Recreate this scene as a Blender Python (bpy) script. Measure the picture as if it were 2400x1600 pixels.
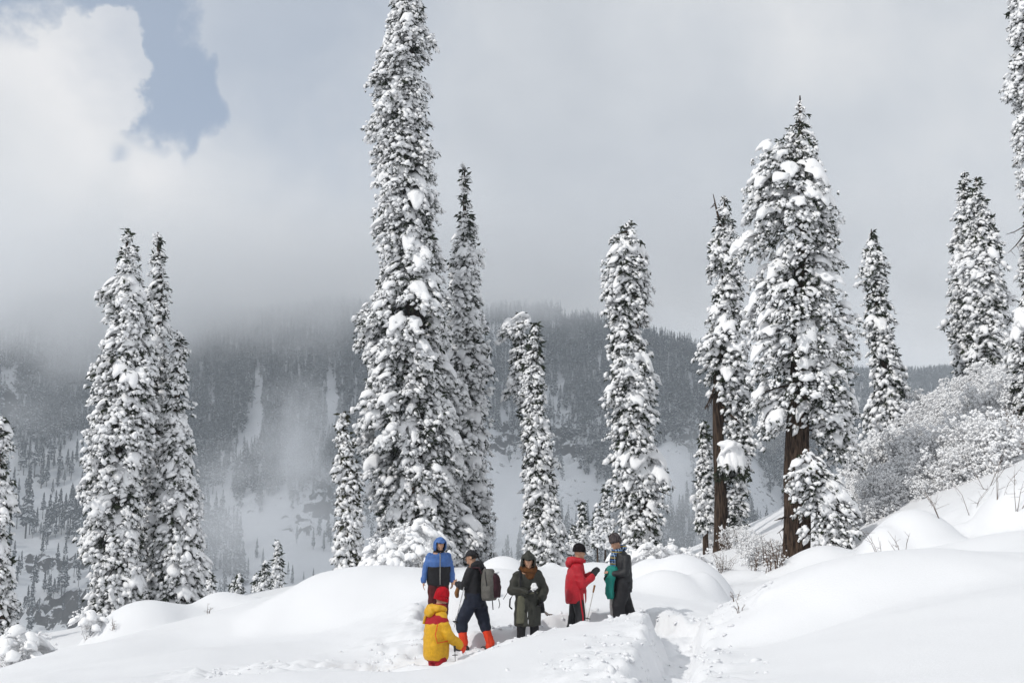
import bpy, bmesh, math, random
import numpy as np
from mathutils import Vector, Matrix, Euler

for _o in list(bpy.data.objects):
    bpy.data.objects.remove(_o)
SC = bpy.context.scene
COL = SC.collection
R = math.radians

# ------------------------------------------------------------------ camera
FPX = 2573.0                 # focal length in pixels of the 2400 px wide photograph
PITCH = math.atan((1230 - 800) / FPX)
cam_d = bpy.data.cameras.new('camera')
cam_d.sensor_width = 36.0
cam_d.lens = 36.0 * FPX / 2400.0
cam_d.clip_start = 0.1
cam_d.clip_end = 20000
cam = bpy.data.objects.new('camera', cam_d)
COL.objects.link(cam)
cam.location = (0, 0, 0)
cam.rotation_euler = (math.pi / 2 + PITCH, 0, 0)
SC.camera = cam

# ------------------------------------------------------------------ sun and sky
SUN_DIR = Vector((-0.70, -0.48, 0.68)).normalized()     # towards the sun
sun_el = math.asin(SUN_DIR.z)
sun_rot = math.atan2(SUN_DIR.x, SUN_DIR.y)
sun_d = bpy.data.lights.new('sun', 'SUN')
sun_d.energy = 2.15
sun_d.angle = R(0.6)
sun_d.color = (1.0, 0.965, 0.915)
sun = bpy.data.objects.new('sun', sun_d)
COL.objects.link(sun)
sun.rotation_euler = SUN_DIR.to_track_quat('Z', 'Y').to_euler()
sun.location = SUN_DIR * 80

world = bpy.data.worlds.new('World')
SC.world = world
world.use_nodes = True


def N(nt, typ, **kw):
    n = nt.nodes.new(typ)
    for k, v in kw.items():
        if k == 'inp':
            for kk, vv in v.items():
                n.inputs[kk].default_value = vv
        else:
            setattr(n, k, v)
    return n


def math_n(nt, op, a, b=None, c=None, clamp=False):
    n = nt.nodes.new('ShaderNodeMath')
    n.operation = op
    n.use_clamp = clamp
    for i, v in enumerate((a, b, c)):
        if v is None:
            continue
        if isinstance(v, (int, float)):
            n.inputs[i].default_value = v
        else:
            nt.links.new(v, n.inputs[i])
    return n.outputs[0]


def ramp_n(nt, fac, stops, interp='EASE'):
    n = nt.nodes.new('ShaderNodeValToRGB')
    n.color_ramp.interpolation = interp
    el = n.color_ramp.elements
    while len(el) < len(stops):
        el.new(0.5)
    for e, (p, c) in zip(el, stops):
        e.position = p
        e.color = (c, c, c, 1) if isinstance(c, (int, float)) else (c[0], c[1], c[2], 1)
    if fac is not None:
        nt.links.new(fac, n.inputs[0])
    return n.outputs[0]


def mix_c(nt, fac, a, b):
    n = nt.nodes.new('ShaderNodeMix')
    n.data_type = 'RGBA'
    if isinstance(fac, (int, float)):
        n.inputs[0].default_value = fac
    else:
        nt.links.new(fac, n.inputs[0])
    for i, v in ((6, a), (7, b)):
        if isinstance(v, tuple):
            n.inputs[i].default_value = (v[0], v[1], v[2], 1)
        else:
            nt.links.new(v, n.inputs[i])
    return n.outputs[2]


def pix_dir(px, py):
    """unit direction through a pixel of the 2400 x 1600 photograph"""
    v = Vector(((px - 1200) / FPX, (800 - py) / FPX, -1.0))
    v = cam.rotation_euler.to_matrix() @ v
    return v.normalized()


def build_world():
    nt = world.node_tree
    nt.nodes.clear()
    out = N(nt, 'ShaderNodeOutputWorld')
    bg = N(nt, 'ShaderNodeBackground')
    nt.links.new(bg.outputs[0], out.inputs[0])
    sky = N(nt, 'ShaderNodeTexSky', sky_type='NISHITA', sun_disc=False)
    sky.sun_elevation = sun_el
    sky.sun_rotation = sun_rot
    sky.altitude = 2500
    sky.air_density = 1.0
    sky.dust_density = 1.5
    tc = N(nt, 'ShaderNodeTexCoord')
    gen = tc.outputs['Generated']
    n1 = N(nt, 'ShaderNodeTexNoise', inp={'Scale': 2.6, 'Detail': 7.0, 'Roughness': 0.55, 'Distortion': 0.25})
    nt.links.new(gen, n1.inputs['Vector'])
    n2 = N(nt, 'ShaderNodeTexNoise', inp={'Scale': 8.0, 'Detail': 8.0, 'Roughness': 0.58, 'Distortion': 0.15})
    nt.links.new(gen, n2.inputs['Vector'])
    n3 = N(nt, 'ShaderNodeTexNoise', inp={'Scale': 3.7, 'Detail': 3.0, 'Roughness': 0.45})
    mp = N(nt, 'ShaderNodeMapping', inp={'Location': (3.1, 1.7, 0.4), 'Scale': (1, 1, 1.6)})
    nt.links.new(gen, mp.inputs[0])
    nt.links.new(mp.outputs[0], n3.inputs['Vector'])

    def lobe(px, py, rin, rout):
        d = pix_dir(px, py)
        dist = N(nt, 'ShaderNodeVectorMath', operation='DISTANCE')
        nt.links.new(gen, dist.inputs[0])
        dist.inputs[1].default_value = d
        mr = N(nt, 'ShaderNodeMapRange', interpolation_type='SMOOTHSTEP',
               inp={'From Min': rin, 'From Max': rout, 'To Min': 1.0, 'To Max': 0.0})
        # ragged cloud edges
        jit = math_n(nt, 'MULTIPLY', math_n(nt, 'SUBTRACT', n2.outputs[0], 0.5), 0.20)
        nt.links.new(math_n(nt, 'ADD', dist.outputs['Value'], jit), mr.inputs[0])
        return mr.outputs[0]
    # openings in the overcast: gap between the two cloud heads, strip along the top left
    gap = None
    for a in ((400, 225, 0.050, 0.075), (390, 310, 0.030, 0.055), (282, 365, 0.014, 0.034), (35, 15, 0.016, 0.046), (120, 50, 0.022, 0.050), (215, 55, 0.030, 0.060), (330, 90, 0.040, 0.080)):
        l = lobe(*a)
        gap = l if gap is None else math_n(nt, 'MAXIMUM', gap, l)
    # the bright cloud head that bulges into the gap
    head = None
    for a in ((165, 255, 0.044, 0.062), (250, 190, 0.022, 0.036), (262, 262, 0.018, 0.034), (60, 330, 0.07, 0.10), (350, 415, 0.030, 0.055)):
        l = lobe(*a)
        head = l if head is None else math_n(nt, 'MAXIMUM', head, l)
    gap = math_n(nt, 'MULTIPLY', gap, math_n(nt, 'SUBTRACT', 1.0, head))
    thin = lobe(640, 90, 0.04, 0.20)
    thin = math_n(nt, 'MULTIPLY', thin, 0.45)
    gap = math_n(nt, 'MAXIMUM', math_n(nt, 'MULTIPLY', gap, 0.84), thin)
    # cloud shade
    shade = math_n(nt, 'ADD', math_n(nt, 'MULTIPLY', n1.outputs[0], 0.6), math_n(nt, 'MULTIPLY', n3.outputs[0], 0.4))
    shade = math_n(nt, 'ADD', shade, math_n(nt, 'MULTIPLY', math_n(nt, 'SUBTRACT', n2.outputs[0], 0.5), 0.22))
    bright = lobe(200, 250, 0.02, 0.19)
    bright2 = lobe(340, 420, 0.0, 0.10)
    shade = math_n(nt, 'ADD', shade, math_n(nt, 'ADD', math_n(nt, 'MULTIPLY', math_n(nt, 'MAXIMUM', bright, bright2), 0.10), math_n(nt, 'MULTIPLY', head, 0.06)))
    ccol = ramp_n(nt, shade, [(0.34, (0.47, 0.50, 0.545)), (0.50, (0.575, 0.60, 0.635)), (0.62, (0.69, 0.70, 0.715)), (0.74, (0.81, 0.80, 0.80))], 'LINEAR')
    blue = N(nt, 'ShaderNodeVectorMath', operation='SCALE')
    nt.links.new(sky.outputs[0], blue.inputs[0])
    blue.inputs['Scale'].default_value = 0.10
    # high thin veil over the blue
    veil = mix_c(nt, 0.5, blue.outputs[0], (0.36, 0.45, 0.58))
    col = mix_c(nt, gap, ccol, veil)
    nt.links.new(col, bg.inputs[0])
    bg.inputs[1].default_value = 1.10


build_world()

# ------------------------------------------------------------------ render / view
SC.view_settings.view_transform = 'Standard'
SC.view_settings.look = 'None'
SC.view_settings.exposure = 0.0
SC.view_settings.gamma = 1.0
SC.view_settings.use_curve_mapping = False
SC.render.engine = 'CYCLES'
SC.cycles.use_denoising = True
SC.cycles.max_bounces = 10
SC.cycles.diffuse_bounces = 4
SC.cycles.glossy_bounces = 2
SC.cycles.transmission_bounces = 2
SC.cycles.volume_bounces = 10
SC.cycles.transparent_max_bounces = 10
SC.cycles.caustics_reflective = False
SC.cycles.caustics_refractive = False
SC.cycles.use_adaptive_sampling = True
SC.cycles.adaptive_threshold = 0.02

KS = 2400.0 / 2352.0


def P24(px, py, d):
    """world point at depth d (metres along +Y) seen at a pixel of the 2400 px photograph"""
    x = (px - 1200) / FPX
    y = (800 - py) / FPX
    c, s = math.cos(PITCH), math.sin(PITCH)
    t = d / (c - y * s)
    return Vector((x * t, d, (s + y * c) * t))


def P(X, Y, d):
    return P24(X * KS, Y * KS, d)


def project(x, y, z):
    """pixel (2352 scale) of world points, numpy"""
    c, s = math.cos(PITCH), math.sin(PITCH)
    f = y * c + z * s
    u = -y * s + z * c
    return (1200 + FPX * x / f) / KS, (800 - FPX * u / f) / KS


# ------------------------------------------------------------------ noise
def _hash(ix, iy, iz, seed):
    h = (ix.astype(np.int64) * 374761393 + iy.astype(np.int64) * 668265263 + iz.astype(np.int64) * 1274126177 + seed * 144269504) & 0xFFFFFFFF
    h = ((h ^ (h >> 13)) * 1103515245) & 0xFFFFFFFF
    h = ((h ^ (h >> 16)) * 2246822519) & 0xFFFFFFFF
    return ((h ^ (h >> 15)) & 0xFFFFFF) / float(0xFFFFFF)


def vnoise(x, y, z=None, seed=0):
    """smooth value noise, -1..1"""
    x = np.asarray(x, float)
    y = np.asarray(y, float)
    z = np.zeros_like(x) if z is None else np.asarray(z, float)
    ix, iy, iz = np.floor(x), np.floor(y), np.floor(z)
    fx, fy, fz = x - ix, y - iy, z - iz
    fx = fx * fx * fx * (fx * (fx * 6 - 15) + 10)
    fy = fy * fy * fy * (fy * (fy * 6 - 15) + 10)
    fz = fz * fz * fz * (fz * (fz * 6 - 15) + 10)
    r = 0
    flat = not np.any(fz)
    for dz in ((0,) if flat else (0, 1)):
        wz = 1.0 if flat else (fz if dz else 1 - fz)
        for dy in (0, 1):
            wy = fy if dy else 1 - fy
            for dx in (0, 1):
                wx = fx if dx else 1 - fx
                r = r + wx * wy * wz * _hash(ix + dx, iy + dy, iz + dz, seed)
    return r * 2 - 1


def fbm(x, y, z=None, seed=0, octaves=4, gain=0.5):
    r, a, f, t = 0, 1.0, 1.0, 0.0
    for o in range(octaves):
        r = r + a * vnoise(x * f, y * f, None if z is None else z * f, seed + o * 17)
        t += a
        a *= gain
        f *= 2.03
    return r / t


def worley(x, y, seed=0):
    ix, iy = np.floor(x), np.floor(y)
    best = np.full(np.shape(x), 9.0)
    for dx in (-1, 0, 1):
        for dy in (-1, 0, 1):
            jx, jy = ix + dx, iy + dy
            o = np.zeros_like(jx)
            qx = jx + _hash(jx, jy, o, seed)
            qy = jy + _hash(jx, jy, o + 1, seed)
            best = np.minimum(best, (x - qx) ** 2 + (y - qy) ** 2)
    return np.sqrt(best)


def sstep(a, b, x):
    t = np.clip((x - a) / (b - a), 0, 1)
    return t * t * (3 - 2 * t)


def smax(a, b, k):
    h = np.clip(0.5 + 0.5 * (a - b) / k, 0, 1)
    return b * (1 - h) + a * h + k * h * (1 - h)


def smin(a, b, k):
    return -smax(-a, -b, k)


# ------------------------------------------------------------------ objects
def tag(o, label=None, cat=None, group=None, kind=None):
    if label:
        o['label'] = label
    if cat:
        o['category'] = cat
    if group:
        o['group'] = group
    if kind:
        o['kind'] = kind
    return o


def np_mesh(name, V, F, smooth=True):
    me = bpy.data.meshes.new(name)
    V = np.ascontiguousarray(V, np.float32)
    F = np.ascontiguousarray(F, np.int32)
    k = F.shape[1]
    me.vertices.add(len(V))
    me.vertices.foreach_set('co', V.ravel())
    me.loops.add(F.size)
    me.loops.foreach_set('vertex_index', F.ravel())
    me.polygons.add(len(F))
    me.polygons.foreach_set('loop_start', np.arange(0, F.size, k, dtype=np.int32))
    me.polygons.foreach_set('use_smooth', np.full(len(F), bool(smooth)))
    me.update()
    me.validate()
    return me


def add_obj(name, me, mat=None, parent=None, loc=None):
    o = bpy.data.objects.new(name, me)
    COL.objects.link(o)
    if mat is not None and me is not None and not me.materials:
        me.materials.append(mat)
    if parent is not None:
        o.parent = parent
    if loc is not None:
        o.location = loc
    return o


def empty(name, loc, rz=0.0):
    o = bpy.data.objects.new(name, None)
    COL.objects.link(o)
    o.location = loc
    o.rotation_euler = (0, 0, rz)
    o.empty_display_size = 0.3
    return o


class Acc:
    """collects triangle soup from numpy pieces"""
    def __init__(self):
        self.V, self.F, self.n = [], [], 0

    def add(self, V, F):
        self.V.append(np.asarray(V, np.float32).reshape(-1, 3))
        self.F.append(np.asarray(F, np.int64) + self.n)
        self.n += len(self.V[-1])

    def add_many(self, PV, PF, M, T):
        """prototype PV/PF placed by matrices M (n,3,3) and offsets T (n,3)"""
        n = len(T)
        if n == 0:
            return
        V = np.einsum('nij,vj->nvi', M, PV) + T[:, None, :]
        F = PF[None] + (np.arange(n) * len(PV))[:, None, None]
        self.add(V.reshape(-1, 3), F.reshape(-1, PF.shape[1]))

    def mesh(self, name, smooth=True):
        return np_mesh(name, np.concatenate(self.V), np.concatenate(self.F), smooth)


def icosphere(sub):
    bm = bmesh.new()
    bmesh.ops.create_icosphere(bm, subdivisions=sub, radius=1.0)
    V = np.array([v.co[:] for v in bm.verts])
    F = np.array([[v.index for v in f.verts] for f in bm.faces])
    bm.free()
    return V, F


ICO1 = icosphere(1)
ICO2 = icosphere(2)
ICO3 = icosphere(3)


def tube(pts, radii, sides=6, cap=True):
    """triangulated tube along points"""
    pts = np.asarray(pts, float)
    n = len(pts)
    V, F = [], []
    tang = np.gradient(pts, axis=0)
    up = np.array([0.13, 0.21, 1.0])
    for i in range(n):
        t = tang[i] / (np.linalg.norm(tang[i]) + 1e-9)
        a = np.cross(t, up if abs(t[2]) < 0.9 else np.array([1.0, 0.1, 0]))
        a /= np.linalg.norm(a)
        b = np.cross(t, a)
        for k in range(sides):
            an = 2 * math.pi * k / sides
            V.append(pts[i] + radii[i] * (math.cos(an) * a + math.sin(an) * b))
    for i in range(n - 1):
        for k in range(sides):
            k2 = (k + 1) % sides
            a0, a1 = i * sides + k, i * sides + k2
            b0, b1 = a0 + sides, a1 + sides
            F += [[a0, b0, b1], [a0, b1, a1]]
    if cap:
        for i, flip in ((0, False), (n - 1, True)):
            c = len(V)
            V.append(pts[i])
            for k in range(sides):
                k2 = (k + 1) % sides
                f = [c, i * sides + k, i * sides + k2]
                F.append(f[::-1] if flip else f)
    return np.array(V), np.array(F)


# ------------------------------------------------------------------ materials
def new_mat(name):
    m = bpy.data.materials.new(name)
    m.use_nodes = True
    nt = m.node_tree
    return m, nt, nt.nodes['Principled BSDF']


def bump(nt, bs, height, strength, dist):
    b = N(nt, 'ShaderNodeBump', inp={'Strength': strength, 'Distance': dist})
    nt.links.new(height, b.inputs['Height'])
    nt.links.new(b.outputs[0], bs.inputs['Normal'])


def mat_snow(name, grain=True, col=(0.775, 0.785, 0.805)):
    m, nt, bs = new_mat(name)
    bs.inputs['Roughness'].default_value = 0.55
    bs.inputs['Specular IOR Level'].default_value = 0.25
    tc = N(nt, 'ShaderNodeTexCoord')
    n = N(nt, 'ShaderNodeTexNoise', inp={'Scale': 1.3, 'Detail': 4.0})
    nt.links.new(tc.outputs['Object'], n.inputs['Vector'])
    c = mix_c(nt, n.outputs[0], tuple(v * 0.975 for v in col), tuple(min(0.93, v * 1.02) for v in col))
    nt.links.new(c, bs.inputs['Base Color'])
    if grain:
        g = N(nt, 'ShaderNodeTexNoise', inp={'Scale': 26.0, 'Detail': 5.0, 'Roughness': 0.65})
        nt.links.new(tc.outputs['Object'], g.inputs['Vector'])
        bump(nt, bs, g.outputs[0], 0.4, 0.014)
    return m


def mat_noise(name, c1, c2, scale=6.0, rough=0.8, bump_s=0.0, bump_d=0.01, detail=4.0, stretch=None, spec=0.3):
    m, nt, bs = new_mat(name)
    bs.inputs['Roughness'].default_value = rough
    bs.inputs['Specular IOR Level'].default_value = spec
    tc = N(nt, 'ShaderNodeTexCoord')
    src = tc.outputs['Object']
    if stretch:
        mp = N(nt, 'ShaderNodeMapping', inp={'Scale': stretch})
        nt.links.new(src, mp.inputs[0])
        src = mp.outputs[0]
    n = N(nt, 'ShaderNodeTexNoise', inp={'Scale': scale, 'Detail': detail, 'Roughness': 0.6})
    nt.links.new(src, n.inputs['Vector'])
    f = ramp_n(nt, n.outputs[0], [(0.35, 0.0), (0.65, 1.0)])
    nt.links.new(mix_c(nt, f, c1, c2), bs.inputs['Base Color'])
    if bump_s:
        bump(nt, bs, n.outputs[0], bump_s, bump_d)
    return m


M_SNOW = mat_snow('snow_surface')
M_TSNOW = mat_snow('snow_on_trees', grain=False, col=(0.885, 0.89, 0.90))
M_NEEDLE = mat_noise('needles', (0.010, 0.015, 0.009), (0.040, 0.050, 0.028), 3.0, 0.75, spec=0.15)
M_NEEDLE_Y = mat_noise('needles_warm', (0.016, 0.018, 0.009), (0.055, 0.055, 0.026), 3.0, 0.75, spec=0.15)
M_BARK = mat_noise('bark', (0.016, 0.011, 0.009), (0.098, 0.066, 0.047), 9.0, 0.92, 1.0, 0.10, 8.0, (2.2, 2.2, 0.22), 0.1)
M_FROST = mat_noise('frosted_twig', (0.52, 0.50, 0.49), (0.84, 0.84, 0.85), 7.0, 0.85, spec=0.1)
M_TWIG = mat_noise('twig_bark', (0.09, 0.062, 0.05), (0.20, 0.15, 0.12), 14.0, 0.85, spec=0.1)

# ================================================================== snow ground
def tps_fit(pts, smooth=0.02):
    p = np.array(pts, float)
    xy, z = p[:, :2], p[:, 2]
    n = len(p)
    d = np.linalg.norm(xy[:, None] - xy[None], axis=2)
    with np.errstate(divide='ignore', invalid='ignore'):
        K = np.where(d > 0, d * d * np.log(d + 1e-12), 0)
    K += np.eye(n) * smooth
    Pm = np.hstack([np.ones((n, 1)), xy])
    A = np.zeros((n + 3, n + 3))
    A[:n, :n] = K
    A[:n, n:] = Pm
    A[n:, :n] = Pm.T
    w = np.linalg.solve(A, np.concatenate([z, np.zeros(3)]))
    return xy, w


def tps_eval(fit, x, y):
    xy, w = fit
    r = w[-3] + w[-2] * x + w[-1] * y
    for (px, py), wi in zip(xy, w[:-3]):
        d2 = (x - px) ** 2 + (y - py) ** 2
        r = r + wi * 0.5 * d2 * np.log(d2 + 1e-12)
    return r


GP = [(-100, 1650, 16), (300, 1640, 14), (700, 1640, 12.5), (1100, 1650, 11), (1500, 1650, 10.5), (1900, 1640, 9.5), (2300, 1640, 8.3), (2600, 1640, 7.5),
      # left face
      (60, 1590, 20), (240, 1565, 19), (300, 1535, 22), (440, 1530, 20), (640, 1492, 23), (850, 1440, 24), (700, 1570, 16.5), (480, 1585, 17),
      (120, 1535, 24), (300, 1485, 27), (480, 1440, 29), (650, 1405, 31), (760, 1370, 31), (850, 1370, 27),
      # ridge in front of the walkers
      (604, 1596, 15), (850, 1565, 15.4), (1002, 1585, 15.8), (1070, 1545, 16.0), (1138, 1519, 16.4), (1240, 1488, 16.7), (1325, 1475, 17.0), (1410, 1457, 17.3), (1474, 1453, 17.4), (1529, 1456, 17.2),
      (1200, 1590, 13.2), (1400, 1555, 13.5), (1002, 1600, 17.0), (1070, 1560, 17.1), (1138, 1530, 17.4), (1240, 1494, 17.7), (1560, 1445, 17.2), (940, 1590, 16.6),
      # undisturbed snow round the walkers
      (900, 1500, 20), (1130, 1440, 21.5), (1260, 1425, 21.4), (1330, 1405, 22), (1420, 1400, 22), (1500, 1420, 21), (1000, 1410, 22.5),
      # behind them
      (950, 1350, 25), (1080, 1345, 26), (1250, 1345, 26), (1380, 1335, 27), (1470, 1330, 27),
      # right of the trench
      (1620, 1436, 18.0), (1700, 1445, 18.5), (1845, 1462, 19.5), (1700, 1520, 15.5), (1660, 1590, 12.5), (1720, 1425, 25), (1690, 1390, 28),
      (1780, 1365, 32), (1830, 1400, 26), (1950, 1380, 24),
      # near right hump
      (1940, 1440, 15.5), (2097, 1310, 16.5), (2174, 1305, 16.5), (2288, 1318, 15.5), (2420, 1335, 14.5), (2200, 1400, 12.8), (2000, 1500, 12.5), (2400, 1460, 10.5),
      # right bank
      (2300, 1335, 19.6), (2160, 1345, 20), (2420, 1310, 18.6), (2380, 1225, 25), (2430, 1110, 27), (2060, 1310, 23), (2230, 1255, 26), (2500, 1050, 30),
      ]
GROUND_PTS = [tuple(P24(*g)) for g in GP]
GROUND_PTS += [(0, 0, -1.65), (-5, 1, -2.5), (5, 1, -1.1), (0, -15, -1.3), (-16, 0, -4.5), (16, 2, 0.6), (16, -15, 0.5), (-16, -15, -4.2), (0, 5, -1.75), (4, 5, -1.35), (-6, 7, -2.6),
               (0, -40, -1), (-40, -40, -10), (40, -40, 6), (-40, 0, -13), (40, 0, 8)]
# beyond the crest: tree bases, the shrub slope and the fall into the valley
GROUND_PTS += [tuple(P24(*g)) for g in [(900, 1350, 38), (1100, 1345, 40), (960, 1330, 58), (1250, 1335, 52), (1500, 1325, 48), (1660, 1300, 50), (1680, 1270, 58), (1870, 1345, 37),
                                        (760, 1400, 42), (600, 1435, 44), (400, 1460, 44), (250, 1500, 40), (100, 1590, 36), (-100, 1640, 36), (280, 1450, 56), (420, 1430, 58),
                                        (1990, 1200, 42), (2020, 1090, 52), (2150, 1190, 36), (2150, 1060, 46), (2180, 1000, 54), (2270, 930, 60), (2400, 900, 62), (2330, 1120, 34), (2400, 1010, 42), (2600, 850, 60)]]
GROUND_PTS += [(-60, 40, -16), (-70, 90, -34), (-40, 75, -13), (-30, 110, -28), (0, 80, -6.5), (0, 110, -22), (15, 78, -3.5), (25, 110, -14), (45, 90, 9), (60, 60, 14), (75, 110, 14), (80, 30, 15),
               (-90, 130, -60), (0, 140, -46), (90, 140, 4), (-15, 90, -15), (45, 130, -8), (-25, 140, -52), (-55, 140, -58), (25, 140, -36), (60, 140, -14)]
GFIT = tps_fit(GROUND_PTS, 0.4)


def mound_w(px, py, d, rx, ry, h, k=0.25, rot=0.0, pw=1.0):
    p = P24(px, py, d)
    return (p.x, p.y, p.z, rx, ry, h, k, rot, pw)


# snow-covered boulders and drifts: top pixel, depth, radii, height
MOUNDS = [
    mound_w(908, 1321, 26.5, 3.1, 3.0, 1.1, 0.35), mound_w(1176, 1299, 27.5, 1.05, 1.2, 0.9, 0.2), mound_w(1150, 1330, 25.5, 1.5, 1.2, 0.6, 0.25),
    mound_w(1292, 1320, 29, 0.55, 0.7, 0.6, 0.15), mound_w(1390, 1322, 27.5, 1.5, 1.4, 0.8, 0.25),
    mound_w(1530, 1316, 26, 1.2, 1.2, 0.9, 0.25), mound_w(1600, 1302, 25.5, 1.3, 1.2, 1.1, 0.25), mound_w(1645, 1345, 24.3, 0.75, 1.2, 1.0, 0.2), mound_w(1560, 1345, 24, 1.3, 1.2, 0.7, 0.3),
    mound_w(1944, 1278, 33, 2.1, 2.4, 1.2, 0.3), mound_w(2140, 1196, 25, 1.25, 1.6, 1.1, 0.22), mound_w(2075, 1240, 24.5, 0.7, 1.0, 0.7, 0.2),
    mound_w(350, 1408, 32, 1.6, 1.8, 0.9, 0.25), mound_w(420, 1418, 33, 1.9, 1.8, 0.7, 0.3), mound_w(520, 1388, 34, 1.35, 1.6, 0.95, 0.2), mound_w(590, 1402, 34, 1.4, 1.4, 0.5, 0.25),
    mound_w(690, 1382, 38, 1.1, 1.2, 0.7, 0.2), mound_w(735, 1372, 38.5, 0.7, 1.0, 0.6, 0.15), mound_w(655, 1395, 37, 1.3, 1.0, 0.4, 0.2), mound_w(770, 1380, 36, 0.9, 1.0, 0.5, 0.2),
    mound_w(1700, 1330, 36, 1.2, 1.2, 0.6, 0.2), mound_w(1770, 1335, 35, 1.6, 1.4, 0.5, 0.3),
    mound_w(2330, 1150, 27, 0.9, 1.2, 0.9, 0.2), mound_w(2390, 1120, 25, 1.0, 1.2, 0.9, 0.25), mound_w(2270, 1190, 28, 1.2, 1.0, 0.6, 0.2),
    mound_w(2170, 1278, 16.6, 2.6, 2.2, 0.75, 0.25), mound_w(2400, 1250, 22, 2.2, 1.6, 0.8, 0.25), mound_w(2270, 1225, 25.5, 1.0, 1.0, 0.7, 0.2),
    mound_w(1005, 1544, 17.7, 0.9, 0.8, 0.35, 0.12),
    mound_w(250, 1545, 24, 1.6, 1.5, 0.4, 0.3), mound_w(90, 1580, 22, 1.8, 1.5, 0.35, 0.3),
]


def w_line(pts):
    return np.array([tuple(p) for p in pts])


# trodden trench: (x, y, floor z, half width)
TRENCH = [
    np.array([(-4.6, 17.2, -2.40, .24), (-3.2, 17.6, -2.42, .28), (-2.0, 17.9, -2.34, .40), (-1.26, 18.0, -2.24, .62), (-0.70, 18.9, -2.17, .85), (0.26, 19.1, -2.10, .80), (1.19, 19.5, -2.02, .75), (2.1, 19.9, -1.95, .66),
              (2.75, 19.3, -2.0, .34), (2.72, 18.2, -2.12, .26), (2.45, 16.8, -2.15, .24), (2.05, 14.8, -2.1, .22), (1.72, 13.0, -2.1, .22), (1.5, 11.0, -2.0, .22)]),
    np.array([(-1.0, 19.2, -2.16, .30), (-1.25, 20.6, -2.0, .30), (-1.40, 22.0, -1.92, .30), (-1.5, 22.6, -1.85, .25)]),
]


def seg_dist(x, y, pl):
    best = np.full(x.shape, 1e9)
    fz = np.zeros(x.shape)
    hw = np.zeros(x.shape)
    for a, b in zip(pl[:-1], pl[1:]):
        ex, ey = b[0] - a[0], b[1] - a[1]
        t = np.clip(((x - a[0]) * ex + (y - a[1]) * ey) / (ex * ex + ey * ey), 0, 1)
        d = np.hypot(x - a[0] - t * ex, y - a[1] - t * ey)
        m = d < best
        best = np.where(m, d, best)
        fz = np.where(m, a[2] + t * (b[2] - a[2]), fz)
        hw = np.where(m, a[3] + t * (b[3] - a[3]), hw)
    return best, fz, hw


TRAMPLED = [(P24(470, 1590, 16.3), P24(850, 1548, 16.6)), (P24(1380, 1590, 13.2), P24(1500, 1500, 16.0)), (P24(1640, 1450, 17.6), P24(1740, 1500, 16.5)), (P24(930, 1420, 20), P24(960, 1490, 18.5)), (P24(1040, 1480, 18.5), P24(1080, 1400, 20.5)), (P24(1480, 1460, 18.6), P24(1560, 1450, 21)), (P24(1560, 1530, 14.5), P24(1480, 1585, 12.6))]


def H(x, y, detail=True):
    x = np.asarray(x, float)
    y = np.asarray(y, float)
    z = tps_eval(GFIT, x, y)
    for (mx, my, mz, rx, ry, h, k, rot, pw) in MOUNDS:
        wob = 1 + 0.16 * vnoise(x * 0.9 + mx, y * 0.9, seed=3)
        r2 = (((x - mx) / rx) ** 2 + ((y - my) / ry) ** 2) * wob
        zm = mz - h * r2
        near = r2 < 6
        z = np.where(near, smax(z, np.maximum(zm, -200), k), z)
    # soft drifts
    calm = 1 - 0.8 * np.exp(-((x - 0.5) / 4.5) ** 2 - ((y - 17.0) / 4.0) ** 2)
    z = z + calm * (0.10 * vnoise(x * 0.34, y * 0.3, seed=5) + 0.035 * vnoise(x * 0.9, y * 0.8, seed=6)) + 0.010 * vnoise(x * 2.3 + y * .5, y * 1.2, seed=7)
    if detail:
        m = (np.abs(x) < 14) & (y > 8) & (y < 30)
        if m.any():
            xx, yy = x[m], y[m]
            zz = z[m]
            tr = np.zeros(xx.shape)
            for pl in TRENCH:
                d, fz, hw = seg_dist(xx, yy, pl)
                hw = hw * (1 + 0.35 * vnoise(xx * 1.7, yy * 1.7, seed=9)) + 0.05 * vnoise(xx * 6, yy * 6, seed=10)
                wall = fz + np.maximum(0, d - hw) * 2.6 + 0.05 * vnoise(xx * 5, yy * 5, seed=11)
                edge = np.exp(-((d - hw - 0.32) / 0.24) ** 2)
                zz = zz + edge * 0.05 * (0.3 + vnoise(xx * 2.3, yy * 2.3, seed=12))
                zz = smin(zz, wall, 0.10)
                tr = np.maximum(tr, np.exp(-(np.maximum(0, d - hw) / 0.55) ** 2))
            for a, b in TRAMPLED:
                pl = np.array([(a.x, a.y, 0, 0), (b.x, b.y, 0, 0)])
                d, _, _ = seg_dist(xx, yy, pl)
                tr = np.maximum(tr, 0.95 * np.exp(-((d + 0.25 * vnoise(xx * 1.5, yy * 1.5, seed=14)) / 0.62) ** 2))
            w1 = worley(xx * 3.1 + 0.3 * vnoise(xx * 4, yy * 4, seed=21), yy * 3.1, 4)
            w2 = worley(xx * 7.3, yy * 7.3 + 0.4 * vnoise(xx * 9, yy * 9, seed=22), 8)
            lumps = 0.13 * (0.55 - w1) + 0.055 * (0.5 - w2) + 0.09 * fbm(xx * 2.4, yy * 2.4, seed=23, octaves=4)
            zz = zz + np.clip(tr, 0, 1) * lumps * sstep(-0.45, 0.25, vnoise(xx * 0.9, yy * 0.9, seed=25) + 0.25)
            z[m] = zz
    return z


def gh(x, y):
    return float(H(np.array([x]), np.array([y]))[0])


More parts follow.
